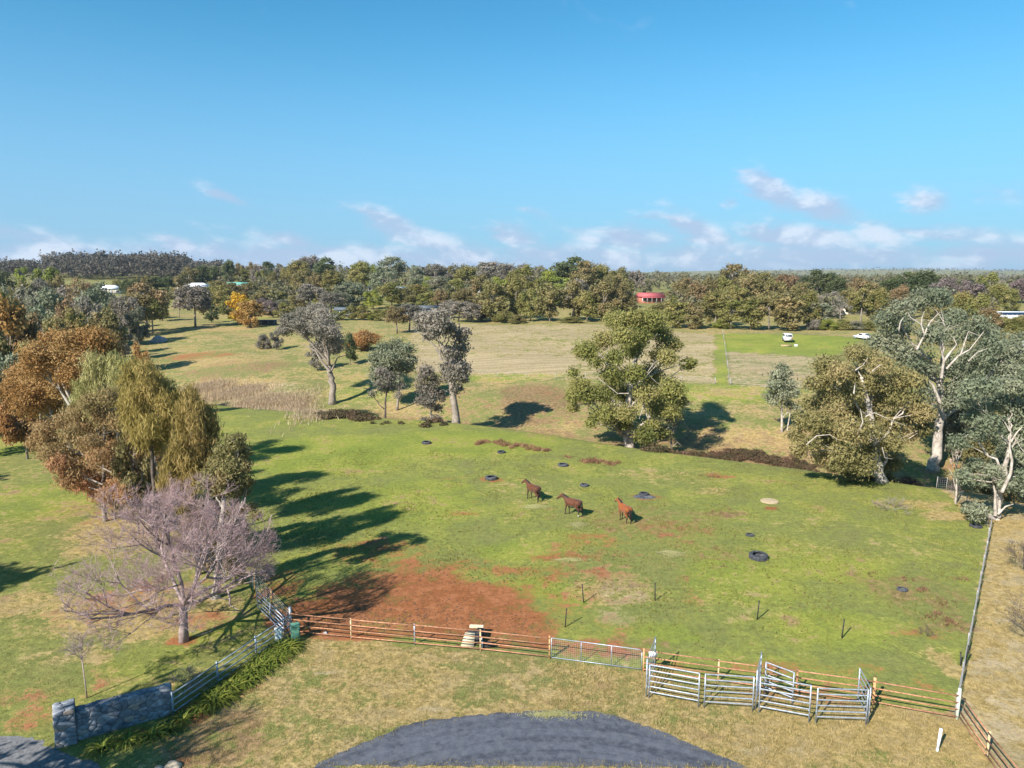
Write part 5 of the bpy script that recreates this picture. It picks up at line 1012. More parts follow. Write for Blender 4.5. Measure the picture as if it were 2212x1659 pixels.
# open gate folded against the wire fence
def side_gate():
    a = FR[0] + (LF[2] - FR[0]).normalized() * .5 + Vector((-.1, .15, 0)); b = at(557, 1316); O = a; d = (b - a).normalized(); L = (b - a).length
    o = empty('open_gate', a, 'galvanised five-rail gate left open against the wire fence by the corner post', 'gate')
    for k in range(5):
        z = .16 + k * .24; tubeobj('rail', d * .02 + Vector((0, 0, z)), d * (L - .02) + Vector((0, 0, z)), .03, GALV, o)
    for s in (0, .5, 1): tubeobj('upright', d * (L * s) + Vector((0, 0, .08)), d * (L * s) + Vector((0, 0, 1.18)), .03, GALV, o)
side_gate()

# ------------------------------------------------------------------ corner boxes, post, wall
def rounded_box(name, sx, sy, sz, mat, par, loc=(0, 0, 0), bev=.03, rz=0.):
    bm = bmesh.new(); bmesh.ops.create_cube(bm, size=1); bmesh.ops.scale(bm, vec=(sx, sy, sz), verts=bm.verts); bmesh.ops.bevel(bm, geom=bm.edges[:], offset=bev, segments=2, affect='EDGES')
    bmesh.ops.rotate(bm, cent=(0, 0, 0), matrix=Matrix.Rotation(rz, 3, 'Z'), verts=bm.verts)
    bmesh.ops.translate(bm, vec=Vector(loc) + Vector((0, 0, sz / 2)), verts=bm.verts)
    me = bpy.data.meshes.new(name); bm.to_mesh(me); bm.free(); me.materials.append(mat)
    return mobj(name, me, par)
def pillar_box(px, py, label, mat, s):
    P = at(px, py); o = empty('utility_box', P, label, 'utility box', rz=.35)
    rounded_box('body', .46 * s, .40 * s, .86 * s, mat, o); rounded_box('lid', .50 * s, .44 * s, .12 * s, mat, o, (0, 0, .86 * s + .002)); rounded_box('door', .36 * s, .02, .6 * s, mat, o, (0, -.21 * s, .12 * s), .006); return o
pillar_box(639, 1384, 'green utility pillar box at the rusty fence corner', surf('green plastic', (.10, .25, .17), (.15, .32, .22), 4, .5), 1.0)
pillar_box(602, 1386, 'pale grey utility box half hidden by the strap-leaf plants', surf('pale grey plastic', (.48, .54, .54), (.6, .65, .64), 4, .5), .8)
def white_post():
    P = at(2024, 1622); o = empty('marker_post', P, 'leaning white marker post with a blue foot in the dry verge', 'post')
    MB().tube([(0, 0, -.05), (.02, .0, .14)], .055, 10).build('foot', surf('pale blue paint', (.45, .62, .70), (.55, .7, .76), 5, .6), o, True)
    MB().tube([(.02, 0, .14), (.10, .02, 1.02)], .06, 10).build('shaft', surf('white post paint', (.78, .78, .76), (.88, .88, .86), 5, .5), o, True)
white_post()

STONE = [surf('bluestone %d' % i, a, b, 5, .85, bump=.02, bscale=14, objrand=.22) for i, (a, b) in enumerate((((.13, .145, .17), (.26, .28, .31)), ((.20, .21, .23), (.36, .37, .39)), ((.20, .17, .145), (.34, .29, .25)), ((.085, .10, .125), (.18, .20, .23))))]
MORTAR = surf('mortar', (.13, .13, .135), (.21, .21, .21), 10, .95)
def clip_poly(poly, p, n):
    o = []; m = len(poly)
    for i in range(m):
        a, b = poly[i], poly[(i + 1) % m]; da = (a[0] - p[0]) * n[0] + (a[1] - p[1]) * n[1]; db = (b[0] - p[0]) * n[0] + (b[1] - p[1]) * n[1]
        if da <= 0: o.append(a)
        if da * db < 0: t = da / (da - db); o.append((a[0] + t * (b[0] - a[0]), a[1] + t * (b[1] - a[1])))
    return o
def cells(w, h, n, rg, squash=1.5):
    S = []
    while len(S) < n:
        c = (rg.uniform(0, w), rg.uniform(0, h))
        if all(((c[0] - q[0]) / squash) ** 2 + (c[1] - q[1]) ** 2 > (.52 * math.sqrt(w * h / n / squash)) ** 2 for q in S) or rg.random() < .01: S.append(c)
    out = []
    for i, s in enumerate(S):
        poly = [(0, 0), (w, 0), (w, h), (0, h)]
        for j, q in enumerate(S):
            if i == j: continue
            dx, dy = (q[0] - s[0]) / squash ** 2, q[1] - s[1]; poly = clip_poly(poly, ((s[0] + q[0]) / 2, (s[1] + q[1]) / 2), (dx, dy))
            if len(poly) < 3: break
        if len(poly) >= 3: out.append(poly)
    return out
def stone_face(par, org, ux, uy, nrm, w, h, n, seed, rg_mats=(0, 0, 1, 2, 3)):
    rg = random.Random(seed); ux, uy, nrm = (np.array(v, float) for v in (ux, uy, nrm)); org = np.array(org, float)
    for poly in cells(w, h, n, rg):
        P = np.array(poly); c = P.mean(0); g = .010
        sz = np.linalg.norm(P - c, axis=1).mean(); k = max(.5, 1 - g / max(sz, .03)); k2 = max(.35, k - .035 / max(sz, .05))
        P0 = c + (P - c) * (k + .0); P1 = c + (P - c) * (k * .99 + k2 * .01); P2 = c + (P - c) * k2
        d = rg.uniform(.012, .05); tl = (rg.uniform(-.1, .1), rg.uniform(-.1, .1)); m = len(P); V = []
        for ring, dep in ((P0, -.015), (P1, d * .6), (P2, d)):
            for q in ring: V.append(org + ux * q[0] + uy * q[1] + nrm * (dep + ((q - c) @ np.array(tl) if dep > 0 else 0)))
        V.append(org + ux * c[0] + uy * c[1] + nrm * (d + .006))
        Q = [(r * m + i, r * m + (i + 1) % m, (r + 1) * m + (i + 1) % m, (r + 1) * m + i) for r in (0, 1) for i in range(m)]; T = [(2 * m + i, 2 * m + (i + 1) % m, 3 * m) for i in range(m)]
        MB().add(V, Q, T).build('stone', STONE[rg.choice(rg_mats)], par)
def stone_wall():
    a = at(128, 1615); b = at(374, 1546); d = (b - a); d.z = 0; L = d.length; d.normalize(); n = Vector((d.y, -d.x, 0))    # n faces the camera
    ang = math.atan2(d.y, d.x)
    o = empty('stone_wall', a, 'dark bluestone entrance wall ending in a square pier beside the driveway', 'wall', rz=ang)
    # local frame: x along the wall, -y towards the road
    pw, ph, wh, wt = .78, 1.62, 1.34, .46
    wl0 = pw - .1
    MB().box((L / 2 + wl0 / 2, wt / 2 + .12, wh / 2 - .1), (L - wl0, wt, wh + .2)).build('core', MORTAR, o)
    pier = MB().box((pw / 2 - .1, .36, ph / 2 - .1), (pw, .86, ph + .2)).build('pier', MORTAR, o)
    stone_face(o, (wl0, .12, 0), (1, 0, 0), (0, 0, 1), (0, -1, 0), L - wl0, wh, 74, 4)
    stone_face(o, (wl0, .12, wh), (1, 0, 0), (0, 1, 0), (0, 0, 1), L - wl0, wt, 26, 5, (0, 1, 3))
    stone_face(o, (L, .12, 0), (0, 1, 0), (0, 0, 1), (1, 0, 0), wt, wh, 9, 6)
    stone_face(pier, (-.1, -.07, 0), (1, 0, 0), (0, 0, 1), (0, -1, 0), pw, ph, 16, 7)
    stone_face(pier, (-.1, .79, 0), (0, -1, 0), (0, 0, 1), (-1, 0, 0), .86, ph, 17, 8, (1, 2, 1, 0))
    stone_face(pier, (-.1, -.07, ph), (1, 0, 0), (0, 1, 0), (0, 0, 1), pw, .86, 9, 9, (0, 3, 3))
    stone_face(o, (L, .58, 0), (-1, 0, 0), (0, 0, 1), (0, 1, 0), L - wl0, wh, 50, 10)
    stone_face(pier, (pw - .1, .79, 0), (-1, 0, 0), (0, 0, 1), (0, 1, 0), pw, ph, 14, 11)
    return o
stone_wall()

# ------------------------------------------------------------------ strap-leaf plants along the wall and rail
def strap_mesh(seed, n=60):
    rng = np.random.default_rng(seed); V = []; F = []; t = []
    for i in range(n):
        a = rng.random() * 6.283; L = .45 + .3 * rng.random(); lift = .5 + .9 * rng.random(); w = .022 + .012 * rng.random()
        d = np.array([math.cos(a), math.sin(a), 0]); s = np.array([-d[1], d[0], 0]); b = d * rng.random() * .14; k = len(V)
        for j, u in enumerate((0, .35, .7, 1.)):
            p = b + d * L * u * (.55 + .45 * u) + np.array([0, 0, L * (lift * u - (lift * .75 + .15) * u * u)]) + [0, 0, .02]; ww = w * (1.15 - u * .95)
            V += [p - s * ww, p + s * ww]
        F += [(k + 2 * j, k + 2 * j + 1, k + 2 * j + 3, k + 2 * j + 2) for j in range(3)]; t += [rng.random()] * 8
    return np_mesh('strap_leaves', V, np.array(F), LEAF['strap'], t)
STRAPS = [strap_mesh(s) for s in (1, 2, 3)]
def strap_plant(P, s, label, rg):
    o = mobj('strap_plant', rg.choice(STRAPS)); o.location = P; o.rotation_euler = (0, 0, rg.uniform(0, 6.28)); o.scale = (s, s, s * .95)
    return tag(o, label, 'plant', 'strap-leaf plants along wall and rail')
rg = random.Random(6)
for px, py, s, lab in ((222, 1618, 1.0, 'strap-leaf clump nearest the wall\'s square pier'), (275, 1602, 1.0, 'strap-leaf clump second from the pier, before the stone wall'), (326, 1592, 1.1, 'wide strap-leaf clump before the middle of the stone wall'),
                       (366, 1580, .95, 'strap-leaf clump fourth from the pier, before the stone wall'), (395, 1556, .95, 'strap-leaf clump at the far end of the stone wall'), (432, 1537, .9, 'first strap-leaf clump past the stone wall, in the rail\'s shade')):
    strap_plant(at(px, py), s * 1.25, lab, rg)
# the hedge of clumps under the rail: they overlap, and nothing tells one from the next
A_, B_ = at(448, 1524), at(622, 1392); dn = Vector(((B_ - A_).y, -(B_ - A_).x, 0)).normalized()
for k in range(13):
    for row in (0, 1):
        P = A_.lerp(B_, (k + .5 * row) / 13) + dn * (row * .45 - .1) + Vector((rg.uniform(-.12, .12), rg.uniform(-.12, .12), 0))
        strap_plant(P, rg.uniform(1.2, 1.65), 'strap-leaf clump in the dense row under the blue-grey rail fence', rg)

# thin sapling behind the wall, rock, twiggy shrubs
bare_tree('sapling', 'thin leafless sapling standing behind the stone wall', at(188, 1508), 3.4, 1.5, .028, 9, levels=3, trunk_h=.62, cat='sapling')
bare_tree('bare_shrub', 'small leafless shrub on the lawn beside the far end of the stone wall', at(408, 1490), 1.3, 1.3, .02, 19, levels=3, trunk_h=.15, cat='shrub')
bare_tree('dead_shrub', 'dead twiggy shrub lying in the paddock below the wattle', at(1930, 1100), .9, 2.0, .03, 29, levels=3, trunk_h=.1, bark='grey', cat='shrub')
bare_tree('dead_shrub', 'tiny dead shrub on the right of the paddock near the lone tyre', at(2005, 1372), .5, .9, .015, 39, levels=2, trunk_h=.1, bark='dark', cat='shrub')
bare_tree('bare_shrub', 'tall leafless shrub at the right edge of the dry track', at(2222, 1400), 4.6, 2.2, .04, 49, levels=3, trunk_h=.2, bark='dark', cat='shrub')
bare_tree('bare_shrub', 'leafless shrub farther up the dry track at the right edge', at(2215, 1240), 3.8, 2.0, .04, 59, levels=3, trunk_h=.2, bark='dark', cat='shrub')
def rock(name, label, P, sx, sy, sz, seed, mat):
    bm = bmesh.new(); bmesh.ops.create_icosphere(bm, subdivisions=3, radius=1); rg = np.random.default_rng(seed); ph = rg.random(6) * 6
    for v in bm.verts:
        c = v.co; k = 1 + .16 * math.sin(3 * c.x + ph[0]) * math.sin(3 * c.y + ph[1]) + .1 * math.sin(5 * c.z + ph[2] + 2 * c.x) + .06 * math.sin(9 * c.x + ph[3]) * math.sin(8 * c.y + ph[4]); c *= k
        v.co = Vector((c.x * sx, c.y * sy, max(c.z, -.4) * sz))
    me = bpy.data.meshes.new(name); bm.to_mesh(me); bm.free(); me.materials.append(mat)
    for p in me.polygons: p.use_smooth = True
    o = mobj(name, me); o.location = P; tag(o, label, 'rock'); return o
ROCKM = surf('sandstone rock', (.30, .24, .17), (.48, .40, .30), 4, .9, bump=.03, bscale=10)
rock('rock', 'sandy-coloured boulder at the bottom edge beside the driveway', at(372, 1658), .36, .3, .22, 3, ROCKM)
rock('rock', 'darker boulder right of the sandy one at the bottom edge', at(344, 1668), .28, .26, .2, 4, ROCKM)
GREYROCK = surf('granite outcrop', (.22, .21, .22), (.40, .39, .40), 3, .9, bump=.05, bscale=6)
c = at(343, 738); rock('rock_outcrop', 'low grey granite outcrop on the left slope', c, 2.6, 1.6, 1.3, 5, GREYROCK)
rock('rock', 'small grey stone lying under the rusty fence near the corner', at(700, 1374) + Vector((0, .3, 0)), .12, .1, .1, 8, GREYROCK)

# ------------------------------------------------------------------ tyres, hay, pickets, troughs in the paddock
RUB = surf('old tyre rubber', (.028, .030, .036), (.085, .09, .105), 4, .75, bump=.01, c3=(.13, .12, .115), objrand=.3)
def tyre_meshes():
    prof = [(.62, .04), (.66, .0), (.92, .0), (.99, .06), (1.0, .16), (1.0, .34), (.99, .44), (.92, .50), (.66, .50), (.62, .46), (.645, .44), (.90, .42), (.93, .36), (.93, .14), (.90, .08), (.645, .06)]
    body = MB().lathe(prof, 36, closed=True).mesh('tyre_body', RUB, True)
    lug = MB()
    for k in range(22):
        for s in (-1, 1):
            a = (k + (.25 if s > 0 else -.25)) / 22 * 6.283; M = Matrix.Rotation(a, 3, 'Z') @ Matrix.Rotation(s * .7, 3, 'X')
            lug.box((math.cos(a) * 1.015, math.sin(a) * 1.015, .25 + s * .12), (.05, .075, .24), M=M)
    return body, lug.mesh('tread', RUB)
TYB, TYL = tyre_meshes()
for i, (px, py, wpx, lab, hs) in enumerate(((921, 958, 19, 'tyre farthest left of all the tyres on the paddock', 1), (1083, 978, 17, 'small tyre just below the strip of dead weeds', .9), (1216, 1006, 22, 'tyre right of the dead-weed strip, beneath the big eucalypt', .8),
        (1061, 1035, 25, 'tyre lying on a red bare patch, left of the horses', 1.), (1262, 1050, 18, 'grey tyre behind the middle horse', 1.1), (1391, 1070, 20, 'tyre heaped on grey rubber right behind the chestnut horse', 1.2),
        (1620, 1157, 17, 'smaller tyre just behind the largest tractor tyre', .9), (1638, 1206, 38, 'largest tractor tyre, on the right half of the paddock', 1.1), (1949, 1275, 21, 'lone tyre among brown weeds near the right-hand wire fence', .9), (2108, 1138, 24, 'dark tyre in the shade of the many-stemmed gum', .8))):
    P = at(px, py); r = wpx * scale_at(P) / 2
    o = mobj('tyre', TYB); o.location = P + Vector((0, 0, -.01)); o.scale = (r, r, r * hs); o.rotation_euler = (rg.uniform(-.04, .04), rg.uniform(-.04, .04), rg.uniform(0, 6))
    tag(o, lab, 'tyre', 'tyres scattered over the paddock'); link(bpy.data.objects.new('tread', TYL), o)
P = at(1392, 1073)
rock('rubber_mat', 'crumpled grey rubber sheet under the tyre behind the chestnut horse', P, .95, .62, .09, 12, RUB)['category'] = 'mat'
def hay(px, py, rx, ry, n, seed, label):
    rng = np.random.default_rng(seed); c = at(px, py); s = scale_at(c); a = at(px, py - ry); b = at(px, py + ry)
    g = rng.integers(0, 9, n); gx = rng.normal(size=9) * .42; gy = rng.normal(size=9) * .42; gs = .10 + .28 * rng.random(9)
    u = gx[g] + rng.standard_t(3, n) * gs[g]; v = gy[g] + rng.standard_t(3, n) * gs[g]; k = (abs(u) < 2.2) & (abs(v) < 2.2); u, v = u[k], v[k]; n = len(u)
    x = u * rx * s * .7; y = v * (a.y - b.y) * .33; z = .05 * rng.random(n) * np.exp(-u * u - v * v) + .008
    th = rng.random(n) * 6.283; L = .05 + .08 * rng.random(n); w = .009; e = rng.normal(size=n) * .02
    dx, dy = np.cos(th), np.sin(th)
    V = np.stack([np.stack([x - dx * L - dy * w, y - dy * L + dx * w, z], -1), np.stack([x - dx * L + dy * w, y - dy * L - dx * w, z], -1), np.stack([x + dx * L + dy * w, y + dy * L - dx * w, z + abs(e)], -1), np.stack([x + dx * L - dy * w, y + dy * L + dx * w, z + abs(e)], -1)], 1).reshape(-1, 3)
    o = mobj('hay_pile', np_mesh('hay_pile', V, np.arange(len(V)).reshape(-1, 4), LEAF['straw'], np.repeat(rng.random(n), 4))); o.location = c + Vector((0, 0, .005)); tag(o, label, 'hay', 'hay strewn on the paddock')
hay(1153, 1095, 26, 5, 2600, 1, 'pale strewn hay just below the left-hand horse'); hay(1250, 1133, 22, 7, 3000, 2, 'pale hay pile just below the middle horse'); hay(1447, 1196, 26, 7, 2600, 3, 'pale hay pile right of and below the chestnut horse')
hay(1228, 1209, 34, 3, 1500, 4, 'thin line of hay remains on the worn red earth')
hay(1200, 1545, 80, 14, 700, 7, 'dry grass cuttings heaped over the asphalt edge')
for q in bpy.data.objects:
    if q.get('label', '').startswith('dry grass cuttings'): q['kind'] = 'stuff'
def disc():
    P = at(1662, 1083); o = empty('trough_lid', P, 'flat pale sandy disc lying on the grass near the right of the paddock', 'lid')
    MB().lathe([(0, .05), (.70, .05), (.76, .03), (.76, 0)], 28).build('plate', surf('sandy concrete', (.36, .27, .16), (.46, .36, .23), 6, .9), o); MB().lathe([(.70, .052), (.74, .075), (.77, .05)], 28).build('rim', MATS['sandy concrete'], o)
disc()
def star_picket(px, py, top, lean, label, mat=DARKST):
    P = at(px, py); h = up_to(P, top); o = empty('star_picket', P, label, 'post', 'black steel pickets left standing in the paddock')
    m = MB(); t = Vector((lean * h, 0, h))
    for k in range(3):
        a = k * 2.094; n = Vector((math.cos(a), math.sin(a), 0)); s = Vector((-n.y, n.x, 0)) * .006
        A = Vector((0, 0, -.2)); V = [A - s, A + s, A + n * .038 + s, A + n * .038 - s, t - s, t + s, t + n * .038 + s, t + n * .038 - s]
        m.add([tuple(v) for v in V], [(0, 1, 2, 3), (4, 7, 6, 5), (0, 4, 5, 1), (1, 5, 6, 2), (2, 6, 7, 3), (3, 7, 4, 0)])
    m.build('shaft', mat, o); MB().box((t.x, 0, h + .02), (.07, .07, .05)).build('cap', mat, o); return o
star_picket(1220, 1355, 1316, .08, 'steel picket nearest the mesh gate, leaning right, front left of the five'); star_picket(1261, 1302, 1263, -.1, 'steel picket leaning left, left of the two farther ones'); star_picket(1415, 1298, 1261, -.03, 'upright steel picket, right of the two farther ones')
star_picket(1635, 1339, 1299, .06, 'steel picket fourth from the left, behind the cattle yard'); star_picket(1818, 1379, 1339, .06, 'steel picket farthest right of the five in the paddock')
star_picket(2083, 1440, 1396, .1, 'taller dark picket beside the right-hand wire fence'); star_picket(2076, 1438, 1410, -.12, 'shorter dark picket beside the right-hand wire fence')
def trough():
    P = at(1012, 1400) + Vector((0, .35, 0)); o = empty('feed_box', P, 'cream ramp-fronted feed box with a dark open inside, behind the rusty fence', 'feed box', rz=-.1)
    CR = surf('cream concrete', (.50, .42, .28), (.64, .56, .40), 6, .9); BK = surf('black liner', (.02, .02, .022), (.05, .05, .052), 5, .8)
    m = MB(); m.add([(-.42, -.25, 0), (.30, -.25, 0), (.30, .30, .52), (-.26, .30, .52), (-.42, -.17, 0), (.30, -.17, 0), (.30, .38, .52), (-.26, .38, .52)], [(0, 1, 2, 3), (4, 7, 6, 5), (0, 4, 5, 1), (1, 5, 6, 2), (2, 6, 7, 3), (3, 7, 4, 0)]); m.build('ramp', CR, o)
    MB().box((.50, .55, .25), (.34, .9, .5)).build('body', BK, o); MB().box((.10, .55, .40), (.42, .30, .24)).build('bin', BK, o)
    rounded_box('backboard', .80, .16, .16, CR, o, (.26, 1.12, .42), .02); MB().box((.70, .10, .22), (.04, .04, .44)).box((.70, 1.0, .22), (.04, .04, .44)).build('stanchion', GALV, o)
    o2 = empty('bucket', at(1050, 1404) + Vector((0, .25, 0)), 'black bucket tipped on its side behind the rusty fence', 'bucket', rz=.1)
    b = MB().tube([(-.2, 0, .17), (.42, 0, .15)], [.17, .15], 14); b.build('body', BK, o2, True); MB().tube([(-.23, 0, .17), (-.19, 0, .17)], [.175, .175], 14).build('base', surf('grey plastic', (.3, .33, .4), (.45, .48, .54), 5, .5), o2, True)
trough()

def clods():
    rng = np.random.default_rng(4); mb = MB(); base = np.array([(1, 0, 0), (0, 1, 0), (-1, 0, 0), (0, -1, 0), (0, 0, 1)], float); T_ = [(0, 1, 4), (1, 2, 4), (2, 3, 4), (3, 0, 4)]
    for px, py, rx, ry, n in ((850, 1320, 220, 45, 420), (1050, 1350, 160, 40, 260), (1000, 1250, 180, 30, 160), (1350, 1200, 260, 90, 160), (900, 1060, 300, 70, 90), (1700, 1250, 300, 90, 120), (800, 1345, 120, 14, 160)):
        for _ in range(n):
            P = at(round(px + rng.normal() * rx * .5), round(py + rng.normal() * ry * .5))
            if P.y < np.interp(P.x, line_x, line_y) + .3: continue
            s = rng.uniform(.03, .085); mb.add(np.array(P) + base * (s * rng.uniform(.7, 1.5), s * rng.uniform(.7, 1.5), s * rng.uniform(.4, .9)), [], T_)
    o = mb.build('hoof_clods', surf('dark clods and dung', (.075, .036, .02), (.15, .075, .04), 6, .95)); tag(o, 'dark clods and dung scattered over the paddock', 'clods', kind='stuff')
clods()

# ------------------------------------------------------------------ horses
HORSE = {}
def coat(name, c1, c2, cd):
    m = bpy.data.materials.new(name); m.use_nodes = True; T = NT(m.node_tree); out = T.n('ShaderNodeOutputMaterial'); b = T.n('ShaderNodeBsdfPrincipled'); T.l(b.outputs[0], out.inputs[0])
    a = T.n('ShaderNodeAttribute', attribute_name='points'); tc = T.n('ShaderNodeTexCoord'); s = T.n('ShaderNodeSeparateColor'); T.l(a.outputs['Color'], s.inputs[0])
    c = T.mix(T.sstep(T.noise(tc.outputs['Object'], 4, 4), .3, .7), c1, c2); c = T.mix(s.outputs[0], c, cd); c = T.mix(s.outputs[1], c, (.5, .47, .42))
    T.l(c, b.inputs['Base Color']); b.inputs['Roughness'].default_value = .6; b.inputs['Specular IOR Level'].default_value = .25; b.inputs['Sheen Weight'].default_value = .15
    return m
def capsule_cloud(bm, segs):
    for p, r, q, s in segs:
        p = Vector(p); q = Vector(q); n = max(2, int((q - p).length / (min(r, s) * .45)) + 1)
        for i in range(n):
            t = i / (n - 1); M = Matrix.Translation(p.lerp(q, t)) @ Matrix.Scale(r + (s - r) * t, 4); bmesh.ops.create_icosphere(bm, subdivisions=2, radius=1, matrix=M)
def horse(P, rz, label, mat, gait, sock=False, head_turn=0.):
    o = empty('horse', P, label, 'horse', 'horses grazing loose in the paddock', rz)
    bm = bmesh.new(); S = []
    S += [((-.55, 0, 1.13), .31, (.0, 0, 1.06), .335), ((.0, 0, 1.06), .335, (.42, 0, 1.11), .31), ((-.64, .12, 1.17), .26, (-.42, .09, 1.22), .24), ((-.64, -.12, 1.17), .26, (-.42, -.09, 1.22), .24), ((.42, 0, 1.28), .19, (.50, 0, 1.10), .25), ((-.45, 0, 1.32), .15, (.35, 0, 1.35), .13)]
    ht = Vector((math.cos(head_turn), math.sin(head_turn), 0)); N1 = Vector((.50, 0, 1.26)); N2 = N1 + Vector((.26, .02 * head_turn, .20)); N3 = N2 + ht * .22 + Vector((0, 0, .15))
    S += [(N1, .245, N2, .195), (N2, .195, N3, .13)]
    hd = ht * .78 + Vector((0, 0, -.62)); hd.normalize(); J = N3 + hd * .22; Mz = N3 + hd * .50
    S += [(N3 + Vector((0, 0, .01)), .122, J, .115), (J, .108, Mz, .076), (Mz, .078, Mz + hd * .05, .066)]
    side = Vector((-ht.y, ht.x, 0))
    for s in (-1, 1): e = N3 + side * .055 * s + Vector((0, 0, .085)) - ht * .02; S += [(e, .030, e + Vector((0, 0, .10)) + side * .015 * s, .010)]
    for s, g in ((1, gait[0]), (-1, gait[1])):       # fore legs
        k = Vector((.46 + g * .16, .145 * s, .50)); f = Vector((.44 + g * .24 - abs(g) * .03, .14 * s, .13)); S += [((.44, .15 * s, 1.02), .135, (.45 + g * .05, .15 * s, .80), .095), ((.45 + g * .05, .15 * s, .80), .09, k, .058), (k, .056, f + Vector((0, 0, .04)), .040), (f, .044, f + Vector((.05, 0, -.09)), .054)]
    for s, g in ((1, gait[2]), (-1, gait[3])):       # hind legs, stifle forward, hock back
        st = Vector((-.50 + g * .06, .16 * s, .86)); hk = Vector((-.76 + g * .16, .14 * s, .53)); f = Vector((-.73 + g * .26, .135 * s, .13)); S += [((-.62, .14 * s, 1.12), .21, st, .14), (st, .135, hk, .066), (hk, .066, f + Vector((0, 0, .04)), .042), (f, .045, f + Vector((.05, 0, -.09)), .056)]
    capsule_cloud(bm, S); me = bpy.data.meshes.new('horse_src'); bm.to_mesh(me); bm.free(); t = bpy.data.objects.new('tmp', me); COL.objects.link(t)
    r = t.modifiers.new('r', 'REMESH'); r.mode = 'VOXEL'; r.voxel_size = .026; r.use_smooth_shade = True; sm_ = t.modifiers.new('s', 'SMOOTH'); sm_.iterations = 4; sm_.factor = .5
    dg = bpy.context.evaluated_depsgraph_get(); dg.update(); me2 = bpy.data.meshes.new_from_object(t.evaluated_get(dg)); bpy.data.objects.remove(t); bpy.data.meshes.remove(me)
    n = len(me2.vertices); co = np.empty(n * 3, np.float32); me2.vertices.foreach_get('co', co); co = co.reshape(-1, 3)
    dark = np.clip((.70 - co[:, 2]) / .25, 0, 1); mz = np.linalg.norm(co - np.array(Mz), axis=1); dark = np.maximum(dark, np.clip((.14 - mz) / .08, 0, 1) * .8)
    white = np.zeros(n)
    if sock: white = ((co[:, 2] < .20) & (co[:, 2] > .07) & (co[:, 0] < 0) & (co[:, 1] > 0)).astype(float)
    col = np.stack([dark, white, dark * 0, dark * 0 + 1], -1); a = me2.attributes.new('points', 'FLOAT_COLOR', 'POINT'); a.data.foreach_set('color', col.astype(np.float32).ravel())
    me2.name = 'horse_body'; me2.materials.clear(); me2.materials.append(mat)
    for p in me2.polygons: p.use_smooth = True
    mobj('body', me2, o)
    BLK = surf('black horsehair', (.012, .010, .009), (.035, .028, .024), 8, .6)
    mb = MB(); rng = random.Random(3)
    for i in range(16):
        u = i / 15; c = N3.lerp(N1 + Vector((-.06, 0, .16)), u) + Vector((-.04, 0, .10 - .02 * u)) - ht * .05; mb.tube([c, c + Vector((-.02, .07, -.02)), c + Vector((-.03 + rng.uniform(-.03, .03), .12, -.18))], [.035, .03, .012], 5)
    mb.build('mane', BLK, o, True)
    mb = MB()
    for i in range(9): y = rng.uniform(-.05, .05); mb.tube([(-.82, y * .4, 1.26), (-.93, y, 1.12), (-.95 + rng.uniform(-.03, .03), y * 1.3, .8), (-.93 + rng.uniform(-.05, .03), y * 1.2, .45)], [.03, .045, .042, .012], 5)
    mb.build('tail', BLK, o, True); return o
BAY = coat('dark bay coat', (.070, .022, .009), (.110, .036, .014), (.018, .013, .011)); CHEST = coat('chestnut coat', (.18, .050, .011), (.25, .072, .016), (.03, .018, .013))
def hpos(px, py): return at(px, py)
horse(hpos(1151, 1080), R(90 + 38), 'dark bay horse on the left, walking away towards the creek', BAY, (.5, -.4, -.5, .5), head_turn=.25)
horse(hpos(1236, 1113), R(90 + 52), 'dark bay horse in the middle, with a white hind sock', BAY, (.7, -.3, .1, -.6), sock=True, head_turn=.45)
horse(hpos(1348, 1126), R(90 + 22), 'bright chestnut horse on the right, seen from behind', CHEST, (-.3, .4, .5, -.4), head_turn=.1)

# ------------------------------------------------------------------ houses, sheds, vehicles, pole in the distance
WALLC = {'brick': surf('red brick wall', (.28, .10, .06), (.36, .15, .10), 5, .9), 'cream': surf('cream render', (.55, .48, .38), (.66, .58, .46), 3, .9), 'white': surf('white weatherboard', (.66, .66, .66), (.76, .76, .76), 3, .8), 'grey': surf('grey tin wall', (.22, .24, .25), (.30, .32, .33), 3, .7)}
ROOFC = {'white': surf('white tin roof', (.66, .67, .70), (.78, .79, .81), 4, .5), 'red': surf('red tin roof', (.33, .075, .08), (.42, .11, .115), 4, .6), 'green': surf('green tin roof', (.12, .36, .30), (.18, .46, .38), 4, .6), 'dark': surf('dark slate-blue roof', (.06, .075, .09), (.11, .125, .14), 4, .6), 'tile': surf('terracotta roof', (.42, .20, .12), (.5, .26, .16), 4, .8)}
GLASS = surf('window glass', (.03, .04, .05), (.06, .07, .08), 3, .15, spec=.6)
